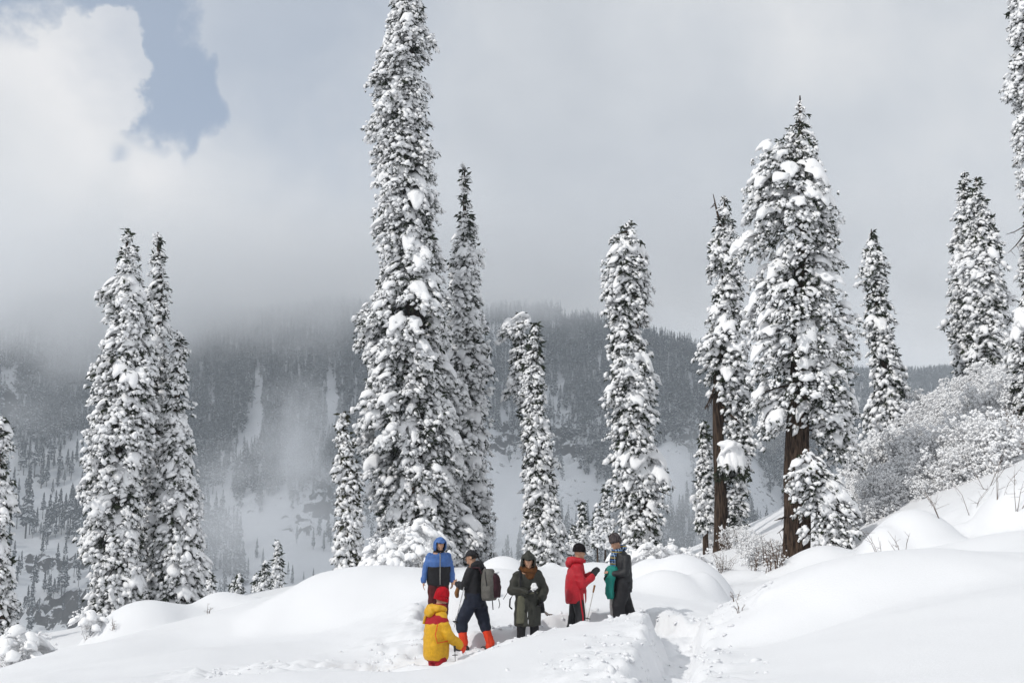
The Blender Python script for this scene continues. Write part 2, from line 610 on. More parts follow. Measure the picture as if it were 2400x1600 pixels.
def axis(lo, a, b, hi, step, grow=1.09, b2=None, step2=None):
    core = list(np.arange(a, b, step))
    left, s, v = [], step, a
    while v > lo:
        s *= grow
        v -= s
        left.append(v)
    right = []
    v = core[-1]
    if b2:
        while v < b2:
            v += step2
            right.append(v)
        s = step2
    else:
        s = step
    while v < hi:
        s *= grow
        v += s
        right.append(v)
    return np.array(left[::-1] + core + right)


def grid_mesh(name, xs, ys, z):
    X, Y = np.meshgrid(xs, ys)
    V = np.stack([X.ravel(), Y.ravel(), z.ravel()], 1)
    nx, ny = len(xs), len(ys)
    i = np.arange(nx - 1)[None] + (np.arange(ny - 1) * nx)[:, None]
    i = i.ravel()
    F = np.stack([i, i + 1, i + 1 + nx, i + nx], 1)
    return np_mesh(name, V, F)


gxs = axis(-95, -7.5, 8.5, 95, 0.07, 1.06)
gys = axis(-42, 9.5, 27.0, 142, 0.07, 1.06, 44.0, 0.18)
GX, GY = np.meshgrid(gxs, gys)
GZ = H(GX.ravel(), GY.ravel()).reshape(GX.shape)
ground = add_obj('snow_ground', grid_mesh('snow_ground', gxs, gys, GZ), M_SNOW)
tag(ground, 'deep white snow with drifts and a trodden trench', kind='structure')

# ================================================================== the far mountain
def profile(y):
    yy = np.array([100, 300, 560, 640, 700, 800, 880, 990, 1090, 1180, 1300, 1500, 1800, 2600.])
    zz = np.array([-85, -140, -135, -112, -78, -32, 2, 82, 160, 222, 240, 244, 244, 240.])
    return np.interp(y, yy, zz)


def MH(x, y):
    sp = 55 * vnoise(x / 170, y / 900, seed=31) + 22 * vnoise(x / 62, y / 420, seed=32) + 7 * vnoise(x / 24, y / 160, seed=33)
    fade = sstep(520, 700, y)
    p1 = profile(y + sp * fade)
    # spur that comes down from the left and ends right of the middle
    ridge = np.interp(x, [-900, 0, 60, 115, 166, 205, 300, 420, 700], [900, 330, 222, 196, 172, 150, 105, 40, 0])
    ridge = ridge + 13 * vnoise(x / 48, y / 200, seed=35) + 5 * vnoise(x / 17, y / 60, seed=34)
    p1 = smin(p1, ridge, 14)
    # mountain further back on the right
    p2 = np.interp(y + 0.8 * sp, [1250, 1400, 1620, 1900, 2600], [-80, 30, 210, 240, 240]) + np.interp(x, [200, 500, 900, 1400], [-60, 0, 10, 20])
    z = np.maximum(p1, np.where(x > 120, p2, -200))
    z = z + fade * (5 * fbm(x / 40, y / 40, seed=36, octaves=4))
    # rock steps
    for (cx, cy, rx, ry, amp) in CLIFFS:
        m = np.exp(-(((x - cx) / rx) ** 2 + ((y - cy) / ry) ** 2))
        t = z / 6.5 + 0.9 * fbm(x / 20, y / 20, seed=37, octaves=3)
        st = np.floor(t) + sstep(0.35, 0.65, t - np.floor(t))
        z = z + amp * m * (st - t) * 12.0 + amp * m * 5.0 * fbm(x / 9, y / 9, seed=38, octaves=3)
    return z


def on_slope(X, Y):
    """walk the view ray through a pixel until it meets the far slope"""
    ds = np.arange(560, 2000, 3.0)
    q = P(X, Y, 1.0)
    xs, zs = q.x * ds, q.z * ds
    h = MH(xs, ds)
    k = np.argmax(h > zs)
    return xs[k], ds[k]


CLIFFS = []
_cl = []
for (X, Y, rx, ry, amp) in ((130, 1300, 45, 28, 1.0), (110, 1400, 55, 30, 1.2), (170, 1420, 40, 25, 1.2), (780, 1150, 36, 26, 1.0), (690, 1220, 30, 18, 0.7),
                            (1310, 1020, 45, 40, 1.0), (1230, 1000, 40, 30, 0.8), (1160, 1020, 30, 30, 0.8), (1560, 990, 40, 36, 0.7), (500, 1395, 20, 15, 0.7), (30, 960, 30, 30, 0.6)):
    cx, cy = on_slope(X, Y)
    _cl.append((cx, cy, rx, ry, amp))
CLIFFS = _cl

mxs = np.concatenate([np.arange(-1100, -520, 22), np.arange(-520, 420, 4.2), np.arange(420, 1500, 14)])
mys = np.concatenate([np.arange(118, 560, 18), np.arange(560, 1240, 3.6), np.arange(1240, 1800, 9), np.arange(1800, 2600, 40)])
MX, MY = np.meshgrid(mxs, mys)
MZ = MH(MX.ravel(), MY.ravel()).reshape(MX.shape)


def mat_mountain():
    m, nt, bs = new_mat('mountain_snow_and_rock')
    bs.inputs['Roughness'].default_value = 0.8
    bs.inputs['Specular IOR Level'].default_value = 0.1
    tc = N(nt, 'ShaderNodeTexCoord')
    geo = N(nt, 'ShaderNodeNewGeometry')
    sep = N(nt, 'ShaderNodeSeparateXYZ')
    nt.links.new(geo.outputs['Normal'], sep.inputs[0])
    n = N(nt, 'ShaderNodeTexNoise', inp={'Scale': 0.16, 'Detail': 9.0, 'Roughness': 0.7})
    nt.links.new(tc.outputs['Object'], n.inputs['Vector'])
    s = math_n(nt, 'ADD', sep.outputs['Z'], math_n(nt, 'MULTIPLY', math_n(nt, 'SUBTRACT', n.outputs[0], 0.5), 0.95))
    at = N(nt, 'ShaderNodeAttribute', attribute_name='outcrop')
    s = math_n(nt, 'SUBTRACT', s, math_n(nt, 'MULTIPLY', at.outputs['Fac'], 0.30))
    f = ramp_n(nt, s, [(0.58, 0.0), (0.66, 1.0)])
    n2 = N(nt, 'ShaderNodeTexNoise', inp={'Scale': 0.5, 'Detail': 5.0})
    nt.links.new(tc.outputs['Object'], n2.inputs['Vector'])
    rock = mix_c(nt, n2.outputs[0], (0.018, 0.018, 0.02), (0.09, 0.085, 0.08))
    nt.links.new(mix_c(nt, f, rock, (0.63, 0.645, 0.67)), bs.inputs['Base Color'])  # snow tone lowered to stand in for the shade of darker cloud overhead
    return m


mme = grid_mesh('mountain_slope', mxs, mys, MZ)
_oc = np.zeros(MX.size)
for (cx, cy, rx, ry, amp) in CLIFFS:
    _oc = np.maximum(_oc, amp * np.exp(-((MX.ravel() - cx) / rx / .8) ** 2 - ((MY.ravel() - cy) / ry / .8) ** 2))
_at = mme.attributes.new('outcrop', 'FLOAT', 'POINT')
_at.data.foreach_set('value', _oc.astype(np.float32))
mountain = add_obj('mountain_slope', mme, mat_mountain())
tag(mountain, 'steep snowy mountain slope with dark rock bands', kind='structure')


def mz(x, y):
    return float(MH(np.array([x]), np.array([y]))[0])


# ------------------------------------------------------------------ far pines
def mat_far_tree():
    m, nt, bs = new_mat('far_pine_needles_and_snow')
    bs.inputs['Roughness'].default_value = 0.85
    bs.inputs['Specular IOR Level'].default_value = 0.1
    geo = N(nt, 'ShaderNodeNewGeometry')
    sep = N(nt, 'ShaderNodeSeparateXYZ')
    nt.links.new(geo.outputs['True Normal'], sep.inputs[0])
    tc = N(nt, 'ShaderNodeTexCoord')
    n = N(nt, 'ShaderNodeTexNoise', inp={'Scale': 0.9, 'Detail': 3.0, 'Roughness': 0.6})
    nt.links.new(geo.outputs['Position'], n.inputs['Vector'])
    s = math_n(nt, 'ADD', sep.outputs['Z'], math_n(nt, 'MULTIPLY', math_n(nt, 'SUBTRACT', n.outputs[0], 0.5), 1.5))
    f = ramp_n(nt, s, [(0.50, 0.0), (0.88, 1.0)])
    nt.links.new(mix_c(nt, f, (0.028, 0.034, 0.036), (0.66, 0.68, 0.71)), bs.inputs['Base Color'])
    return m


M_FAR = mat_far_tree()
M_FTRUNK = mat_noise('far_pine_bark', (0.02, 0.016, 0.013), (0.06, 0.05, 0.042), 0.8, 0.9)


def far_pine(seed, base=0.12, wid=0.10, boughs=110):
    """unit-height pine: drooping bough blades round a stem, uneven tiers"""
    r = np.random.RandomState(seed)
    V, F = [], []
    tiers = r.uniform(0.55, 1.25, 14)
    for i in range(boughs):
        t = (i + r.rand()) / boughs
        z = base + (0.985 - base) * t
        prof = (1 - t) ** 0.62 * (0.62 + 0.38 * min(1, t / 0.10)) * tiers[int(t * 13.9)] * (0.6 + 0.6 * r.rand())
        L = wid * prof + 0.008
        a = i * 2.39996 + r.rand() * 1.2
        dx, dy = math.cos(a), math.sin(a)
        px, py = -dy, dx
        w = L * (0.30 + 0.22 * r.rand())
        dr = L * (0.25 + 0.55 * r.rand())
        th = 0.010 + 0.014 * r.rand()
        n = len(V)
        V += [(0, 0, z + 0.015), (dx * L * .65 + px * w, dy * L * .65 + py * w, z - dr * .6 - th * .4), (dx * L, dy * L, z - dr), (dx * L * .65 - px * w, dy * L * .65 - py * w, z - dr * .6 - th * .4),
              (dx * L * .62, dy * L * .62, z - dr * .3 + th * .5), (dx * L * .5, dy * L * .5, z - dr * .7 - th * 1.5)]
        F += [(n, n + 1, n + 4), (n + 1, n + 2, n + 4), (n + 2, n + 3, n + 4), (n + 3, n, n + 4), (n, n + 5, n + 1), (n + 1, n + 5, n + 2), (n + 2, n + 5, n + 3), (n + 3, n + 5, n)]
    tv, tf = tube([(0, 0, -0.06), (0, 0, base + 0.1), (0.004, 0, 0.6), (0, 0.003, 1.0)], [0.011, 0.010, 0.006, 0.0015], 5)
    return np.array(V), np.array(F), tv, tf


FAR = [far_pine(s, base=b, wid=w, boughs=nb) for s, b, w, nb in ((1, 0.14, 0.115, 120), (2, 0.08, 0.135, 130), (3, 0.28, 0.115, 96), (4, 0.20, 0.10, 110), (5, 0.36, 0.12, 84), (6, 0.07, 0.14, 130))]
FAR_CROWN = []
FAR_TRUNK = []
for k, (v, f, tv, tf) in enumerate(FAR):
    mc = np_mesh('far_pine_crown', v, f, smooth=False)
    mc.materials.append(M_FAR)
    mt = np_mesh('far_pine_trunk', tv, tf)
    mt.materials.append(M_FTRUNK)
    FAR_CROWN.append(mc)
    FAR_TRUNK.append(mt)

rs = np.random.RandomState(77)
cand = 72000
fx = rs.uniform(-560, 900, cand)
fy = rs.uniform(640, 1750, cand)
fz = MH(fx, fy)
FPXX, FPYY = project(fx, fy, fz)
vis = (FPXX > -60) & (FPXX < 2420) & (FPYY < 1520) & (FPYY > 520)
fx, fy, fz, FPXX, FPYY = fx[vis], fy[vis], fz[vis], FPXX[vis], FPYY[vis]
# steepness: bare rock carries few trees
sl = np.hypot(MH(fx + 2, fy) - MH(fx - 2, fy), MH(fx, fy + 2) - MH(fx, fy - 2)) / 4


def forest_density(X, Y, x, y):
    d = 0.62 + 0.6 * vnoise(x / 42, y / 150, seed=51) + 0.35 * vnoise(x / 17, y / 60, seed=52)
    d = d + 0.35 * sstep(1130, 900, Y)

    def hole(cx, cy, rx, ry, a=1.6):
        return a * np.exp(-(((X - cx) / rx) ** 2 + ((Y - cy) / ry) ** 2))
    for h in ((590, 930, 14, 70), (577, 1010, 14, 40), (760, 900, 16, 60), (765, 960, 18, 45), (490, 930, 12, 40), (20, 900, 22, 70), (600, 1215, 60, 45, 1.6), (680, 1250, 90, 60, 1.8),
              (700, 1310, 80, 50, 1.8), (130, 1060, 90, 34, 1.3), (175, 1040, 40, 50, 1.0), (120, 1210, 110, 40, 1.2), (80, 1330, 120, 60, 1.1), (150, 1440, 120, 60, 1.4), (1200, 1160, 80, 70, 1.5),
              (1345, 1170, 55, 50, 1.1), (1310, 1030, 50, 35, 0.45), (1560, 1080, 60, 70, 1.1), (1600, 930, 30, 40, 0.6), (1100, 1000, 40, 80, 0.6)):
        d = d - hole(*h)
    # belts of tall trees on the near left slope
    for h in ((120, 990, 110, 40), (130, 1160, 100, 30), (110, 900, 120, 60), (70, 1060, 22, 60)):
        d = d + hole(*h, 0.6)
    return d


den = forest_density(FPXX, FPYY, fx, fy)
keep = ~((FPXX < 215) & (FPYY > 1030)) & ~((FPXX > 560) & (FPXX < 830) & (FPYY > 1190)) & (rs.rand(len(fx)) < np.clip(den, 0, 1) * np.where(FPYY > 1120, 0.75, 0.97)) & (sl < 1.5)
fx, fy, fz, FPXX, FPYY = fx[keep], fy[keep], fz[keep], FPXX[keep], FPYY[keep]
fh = rs.uniform(15, 29, len(fx)) * np.where(FPYY > 960, 1.0, 0.95)
frz = rs.uniform(0, 6.28, len(fx))
fk = rs.randint(0, 6, len(fx))
print('far pines', len(fx))

# the pines that stand clear enough to be told apart: one object each
open_zone = ((FPXX > 1130) & (FPXX < 1420) & (FPYY > 1060)) | ((FPXX > 1520) & (FPXX < 1640) & (FPYY > 960))
score = np.where(open_zone & (FPXX > -5) & (FPXX < 2360) & (FPYY < 1510), fh / fy, 0)
order = np.argsort(-score)
single = order[:min(int((score > 0).sum()), 190)]
is_single = np.zeros(len(fx), bool)
is_single[single] = True


def far_label(X, Y):
    if X < 215 and Y > 1260:
        return 'distant snow-dusted pine among the dark cliffs at lower left', 'far pines among the lower left cliffs'
    if X < 215:
        return 'distant snow-dusted pine on the open slope above the left cliffs', 'far pines on the left slope'
    if X < 860:
        return 'distant pine standing in the misty snow bowl left of the giant spruce', 'far pines in the misty bowl'
    if X < 1420:
        return 'distant pine in the misty hollow behind the slender middle spruces', 'far pines in the middle hollow'
    return 'distant pine on the snowy spur left of the brown-trunked trees', 'far pines on the right spur'


PINE_L = [(170, 380, 150), (250, 390, 110), (300, 470, 180), (340, 440, 210), (430, 345, 140), (490, 355, 180), (520, 405, 190), (470, 440, 330), (420, 460, 310),
          (185, 830, 300), (215, 800, 480), (120, 760, 520), (265, 780, 600), (310, 700, 510), (350, 840, 510), (330, 840, 600), (380, 770, 560), (430, 770, 465), (450, 800, 600), (510, 800, 430), (490, 860, 680),
          (540, 860, 520), (560, 880, 600), (590, 870, 600), (610, 800, 465), (640, 780, 480), (660, 840, 560), (400, 700, 480), (470, 760, 500), (530, 760, 470), (570, 780, 500), (245, 1250, 960), (230, 1300, 1150), (320, 1280, 1110), (360, 1320, 1115), (450, 1250, 960),
          (470, 1300, 1000), (540, 1140, 980), (575, 1130, 1000), (195, 1400, 1215), (215, 1560, 1290), (90, 1300, 1130), (120, 1180, 1050), (20, 640, 430), (60, 600, 380), (95, 500, 300), (30, 420, 250), (60, 700, 560), (640, 330, 150), (600, 300, 120), (560, 260, 90), (150, 330, 90), (210, 300, 80), (360, 330, 120), (390, 260, 60), (290, 290, 70), (20, 860, 700), (60, 900, 720), (150, 1100, 930)]
_r = np.random.RandomState(6)
for _i in range(70):
    _b = _r.uniform(150, 1450)
    PINE_L.append((_r.uniform(0, 700), _b, _b - _r.uniform(90, 190)))
PINE_B = [(720, 1245, 1125), (780, 1255, 1140), (625, 1210, 1110), (755, 1180, 1040), (805, 1210, 1030), (845, 1160, 1030), (820, 1230, 1120), (395, 1290, 1180), (430, 1350, 1250), (280, 1160, 1020), (575, 1420, 1330), (600, 1440, 1340), (665, 1430, 1380), (720, 1440, 1360),
          (160, 1330, 1240), (185, 1360, 1260), (210, 1390, 1270), (240, 1400, 1280), (270, 1400, 1300), (300, 1420, 1280), (130, 1310, 1220), (345, 1400, 1300), (320, 950, 840), (300, 930, 830), (680, 880, 790), (640, 900, 800), (720, 860, 760)]


def set_pine(X, Yb, Yt, kind, lab, grp):
    x, y = on_slope(X, Yb)
    hgt = (Yb - Yt) * KS / FPX * y * 1.03
    root = empty('distant_pine', (float(x), float(y), mz(x, y)), X * 0.7)
    root.scale = (hgt * 1.05, hgt * 1.05, hgt)
    tag(root, lab, 'tree', grp)
    add_obj('crown', FAR_CROWN[kind], parent=root)
    add_obj('trunk', FAR_TRUNK[kind], parent=root)


for k, (cx, cb, ct) in enumerate(PINE_L):
    X, Yb, Yt = cx / 3.135 / KS, (1000 + cb / 3.135) / KS, (1000 + ct / 3.135) / KS
    set_pine(X, Yb, Yt, (2, 4, 0, 3, 2, 4)[k % 6], *far_label(X, Yb))
for k, (cx, cb, ct) in enumerate(PINE_B):
    X, Yb, Yt = (440 + cx / 2.45) / KS, (780 + cb / 2.45) / KS, (780 + ct / 2.45) / KS
    set_pine(X, Yb, Yt, (3, 0, 2, 1)[k % 4], *far_label(X, Yb))

for i in single:
    root = empty('distant_pine', (float(fx[i]), float(fy[i]), float(fz[i])), float(frz[i]))
    s = float(fh[i])
    root.scale = (s, s, s)
    lb, gp = far_label(FPXX[i], FPYY[i])
    tag(root, lb, 'tree', gp)
    add_obj('crown', FAR_CROWN[fk[i]], parent=root)
    add_obj('trunk', FAR_TRUNK[fk[i]], parent=root)

# the wood behind them reads as one mass
rest = ~is_single
acc = Acc()
LOWV = []
for s, b, w in ((11, .08, .14), (12, .16, .125), (13, .24, .12), (14, .10, .15)):
    v, f, tv, tf = far_pine(s, base=b, wid=w, boughs=42)
    t4v, t4f = tube([(0, 0, -.05), (0, 0, b + .15)], [0.013, 0.01], 4, cap=False)
    LOWV.append((np.concatenate([v, t4v]), np.concatenate([f, t4f + len(v)])))


def forest_object():
    """points with instanced pines (geometry nodes), one object"""
    idx = np.where(rest)[0]
    me = bpy.data.meshes.new('pine_forest')
    me.vertices.add(len(idx))
    me.vertices.foreach_set('co', np.stack([fx[idx], fy[idx], fz[idx]], 1).astype(np.float32).ravel())
    for nm, arr in (('tree_height', fh[idx]), ('tree_turn', frz[idx])):
        a = me.attributes.new(nm, 'FLOAT', 'POINT')
        a.data.foreach_set('value', arr.astype(np.float32))
    a = me.attributes.new('tree_kind', 'INT', 'POINT')
    a.data.foreach_set('value', (fk[idx] % 4).astype(np.int32))
    o = add_obj('pine_forest', me)
    ng = bpy.data.node_groups.new('pine_forest_instances', 'GeometryNodeTree')
    ng.interface.new_socket('Geometry', in_out='INPUT', socket_type='NodeSocketGeometry')
    ng.interface.new_socket('Geometry', in_out='OUTPUT', socket_type='NodeSocketGeometry')
    gi = ng.nodes.new('NodeGroupInput')
    go = ng.nodes.new('NodeGroupOutput')
    join = ng.nodes.new('GeometryNodeJoinGeometry')
    for k, (v, f) in enumerate(LOWV):
        pm = np_mesh('forest_pine', v, f, smooth=False)
        pm.materials.append(M_FAR)
        po = bpy.data.objects.new('forest_pine_source', pm)     # referenced only, not linked to the scene
        oi = ng.nodes.new('GeometryNodeObjectInfo')
        oi.inputs['Object'].default_value = po
        inst = ng.nodes.new('GeometryNodeInstanceOnPoints')
        kind = ng.nodes.new('GeometryNodeInputNamedAttribute')
        kind.data_type = 'INT'
        kind.inputs['Name'].default_value = 'tree_kind'
        cmp_ = ng.nodes.new('FunctionNodeCompare')
        cmp_.data_type = 'INT'
        cmp_.operation = 'EQUAL'
        ng.links.new(kind.outputs['Attribute'], cmp_.inputs[2])
        cmp_.inputs[3].default_value = k
        hh = ng.nodes.new('GeometryNodeInputNamedAttribute')
        hh.data_type = 'FLOAT'
        hh.inputs['Name'].default_value = 'tree_height'
        tt = ng.nodes.new('GeometryNodeInputNamedAttribute')
        tt.data_type = 'FLOAT'
        tt.inputs['Name'].default_value = 'tree_turn'
        cx = ng.nodes.new('ShaderNodeCombineXYZ')
        ng.links.new(tt.outputs['Attribute'], cx.inputs[2])
        ng.links.new(gi.outputs[0], inst.inputs['Points'])
        ng.links.new(cmp_.outputs[0], inst.inputs['Selection'])
        ng.links.new(oi.outputs['Geometry'], inst.inputs['Instance'])
        ng.links.new(cx.outputs[0], inst.inputs['Rotation'])
        ng.links.new(hh.outputs['Attribute'], inst.inputs['Scale'])
        ng.links.new(inst.outputs[0], join.inputs[0])
    ng.links.new(join.outputs[0], go.inputs[0])
    md = o.modifiers.new('instances', 'NODES')
    md.node_group = ng
    return o


forest = forest_object()
tag(forest, 'dense far snow-dusted pine forest covering the mountain slope', 'forest', kind='stuff')

# ================================================================== near snow-laden spruces
def make_pad(seed, sub):
    """snow load on a bough: x outward, drooping, lumpy with hanging tongues; about 1 long"""
    V, F = icosphere(sub)
    r = np.random.RandomState(seed)
    o = r.rand(3) * 50
    p = V.copy()
    n1 = fbm(p[:, 0] * 1.5 + o[0], p[:, 1] * 1.5 + o[1], p[:, 2] * 1.5 + o[2], seed, 2)
    ang = np.arctan2(p[:, 1], p[:, 0])
    k = r.randint(4, 8)
    lobe = np.sin(ang * k + o[0] + 1.5 * n1)
    rim = np.clip(1 - np.abs(p[:, 2]) * 1.1, 0, 1)
    rad = 1 + 0.34 * n1 + 0.20 * lobe * rim
    x = p[:, 0] * rad * 0.52
    y = p[:, 1] * rad * (0.36 + 0.1 * r.rand())
    z = np.where(p[:, 2] > 0, p[:, 2] * 0.27, p[:, 2] * 0.12) * (1 + 0.7 * n1)
    rr = np.clip((x + 0.5), 0, 1.4)
    z = z - 0.42 * rr ** 2 - 0.8 * y ** 2 - 0.16 * np.clip(lobe, 0, 1) * rim * np.clip(p[:, 0] + .4, 0, 1)
    return np.stack([x, y, z + 0.10], 1), F


PADS_HI = [make_pad(100 + i, 2) for i in range(10)]
PADS_LO = [make_pad(200 + i, 1) for i in range(6)]
PADS_XHI = [make_pad(300 + i, 3) for i in range(6)]


def make_clod(seed):
    V, F = ICO1
    r = np.random.RandomState(seed)
    p = V * (1 + 0.35 * (r.rand(len(V), 1) - .5)) * np.array([0.56, 0.40, 0.27])
    p[:, 2] = np.where(p[:, 2] < 0, p[:, 2] * 0.5, p[:, 2])
    p[:, 2] -= 0.28 * (p[:, 0] + 0.4) ** 2
    return p, F


def make_clod_small(seed):
    r = np.random.RandomState(seed)
    t = (1 + 5 ** .5) / 2
    V = np.array([(-1, t, 0), (1, t, 0), (-1, -t, 0), (1, -t, 0), (0, -1, t), (0, 1, t), (0, -1, -t), (0, 1, -t), (t, 0, -1), (t, 0, 1), (-t, 0, -1), (-t, 0, 1)], float) / 1.9
    F = np.array([(0, 11, 5), (0, 5, 1), (0, 1, 7), (0, 7, 10), (0, 10, 11), (1, 5, 9), (5, 11, 4), (11, 10, 2), (10, 7, 6), (7, 1, 8), (3, 9, 4), (3, 4, 2), (3, 2, 6), (3, 6, 8), (3, 8, 9), (4, 9, 5), (2, 4, 11), (6, 2, 10), (8, 6, 7), (9, 8, 1)])
    p = V * (1 + 0.4 * (r.rand(len(V), 1) - .5)) * np.array([0.55, 0.40, 0.26])
    p[:, 2] -= 0.3 * (p[:, 0] + 0.4) ** 2
    return p, F


CLODS = [make_clod_small(0), make_clod_small(1)]


def make_fleck(seed):
    r = np.random.RandomState(seed)
    V = np.array([(1, 0, 0), (-1, 0, 0), (0, 1, 0), (0, -1, 0), (0, 0, 1), (0, 0, -1.)]) * np.array([.58, .42, .32]) * (1 + .5 * (r.rand(6, 1) - .5))
    V[:, 2] -= .25 * (V[:, 0] + .4) ** 2
    return V, np.array([(0, 2, 4), (2, 1, 4), (1, 3, 4), (3, 0, 4), (2, 0, 5), (1, 2, 5), (3, 1, 5), (0, 3, 5)])


FLECKS = [make_fleck(i) for i in range(6)]
CLODS = CLODS + FLECKS


def make_sprig(seed, blades=7):
    """tuft of needle-covered twig tips, about 1 long, pointing +x and sagging"""
    r = np.random.RandomState(seed)
    V, F = [], []
    for b in range(blades):
        a = r.uniform(-1.25, 1.25)
        e = r.uniform(-0.75, 0.45)
        d = np.array([math.cos(a) * math.cos(e), math.sin(a) * math.cos(e), math.sin(e)])
        L = r.uniform(0.45, 0.85)
        s = np.cross(d, r.randn(3))
        s /= np.linalg.norm(s)
        w = r.uniform(0.07, 0.13)
        o = np.array([r.uniform(-.35, .1), r.uniform(-.2, .2), r.uniform(-.15, .12)])
        n = len(V)
        V += [o, o + d * L * .55 + s * w, o + d * L + np.array([0, 0, -.05]), o + d * L * .55 - s * w]
        F += [(n, n + 1, n + 2), (n, n + 2, n + 3)]
    return np.array(V), np.array(F)


SPRIGS = [make_sprig(i) for i in range(12)]
SPRIGS_LO = [make_sprig(40 + i, 6) for i in range(8)]


def frames(az, tilt, roll, scale):
    """matrices: x axis along azimuth tilted down, scaled"""
    ca, sa = np.cos(az), np.sin(az)
    ct, st = np.cos(tilt), np.sin(tilt)
    x = np.stack([ca * ct, sa * ct, st], 1)
    y0 = np.stack([-sa, ca, np.zeros_like(ca)], 1)
    z0 = np.cross(x, y0)
    cr, sr = np.cos(roll)[:, None], np.sin(roll)[:, None]
    y = y0 * cr + z0 * sr
    z = -y0 * sr + z0 * cr
    M = np.stack([x, y, z], 2)
    sc = np.asarray(scale)
    if sc.ndim == 1:
        return M * sc[:, None, None]
    return M * sc[:, None, :]


def place(acc, protos, rnd, M, T):
    k = rnd.randint(0, len(protos), len(T))
    for i, (pv, pf) in enumerate(protos):
        m = k == i
        acc.add_many(pv, pf, M[m], T[m])


def outline_fn(rows, d):
    zz, xl, xr = [], [], []
    for Y, L, Rr in rows:
        a, b = P(L, Y, d), P(Rr, Y, d)
        zz.append(a.z)
        xl.append(a.x)
        xr.append(b.x)
    zz, xl, xr = np.array(zz), np.array(xl), np.array(xr)
    o = np.argsort(zz)
    return zz[o], xl[o], xr[o]


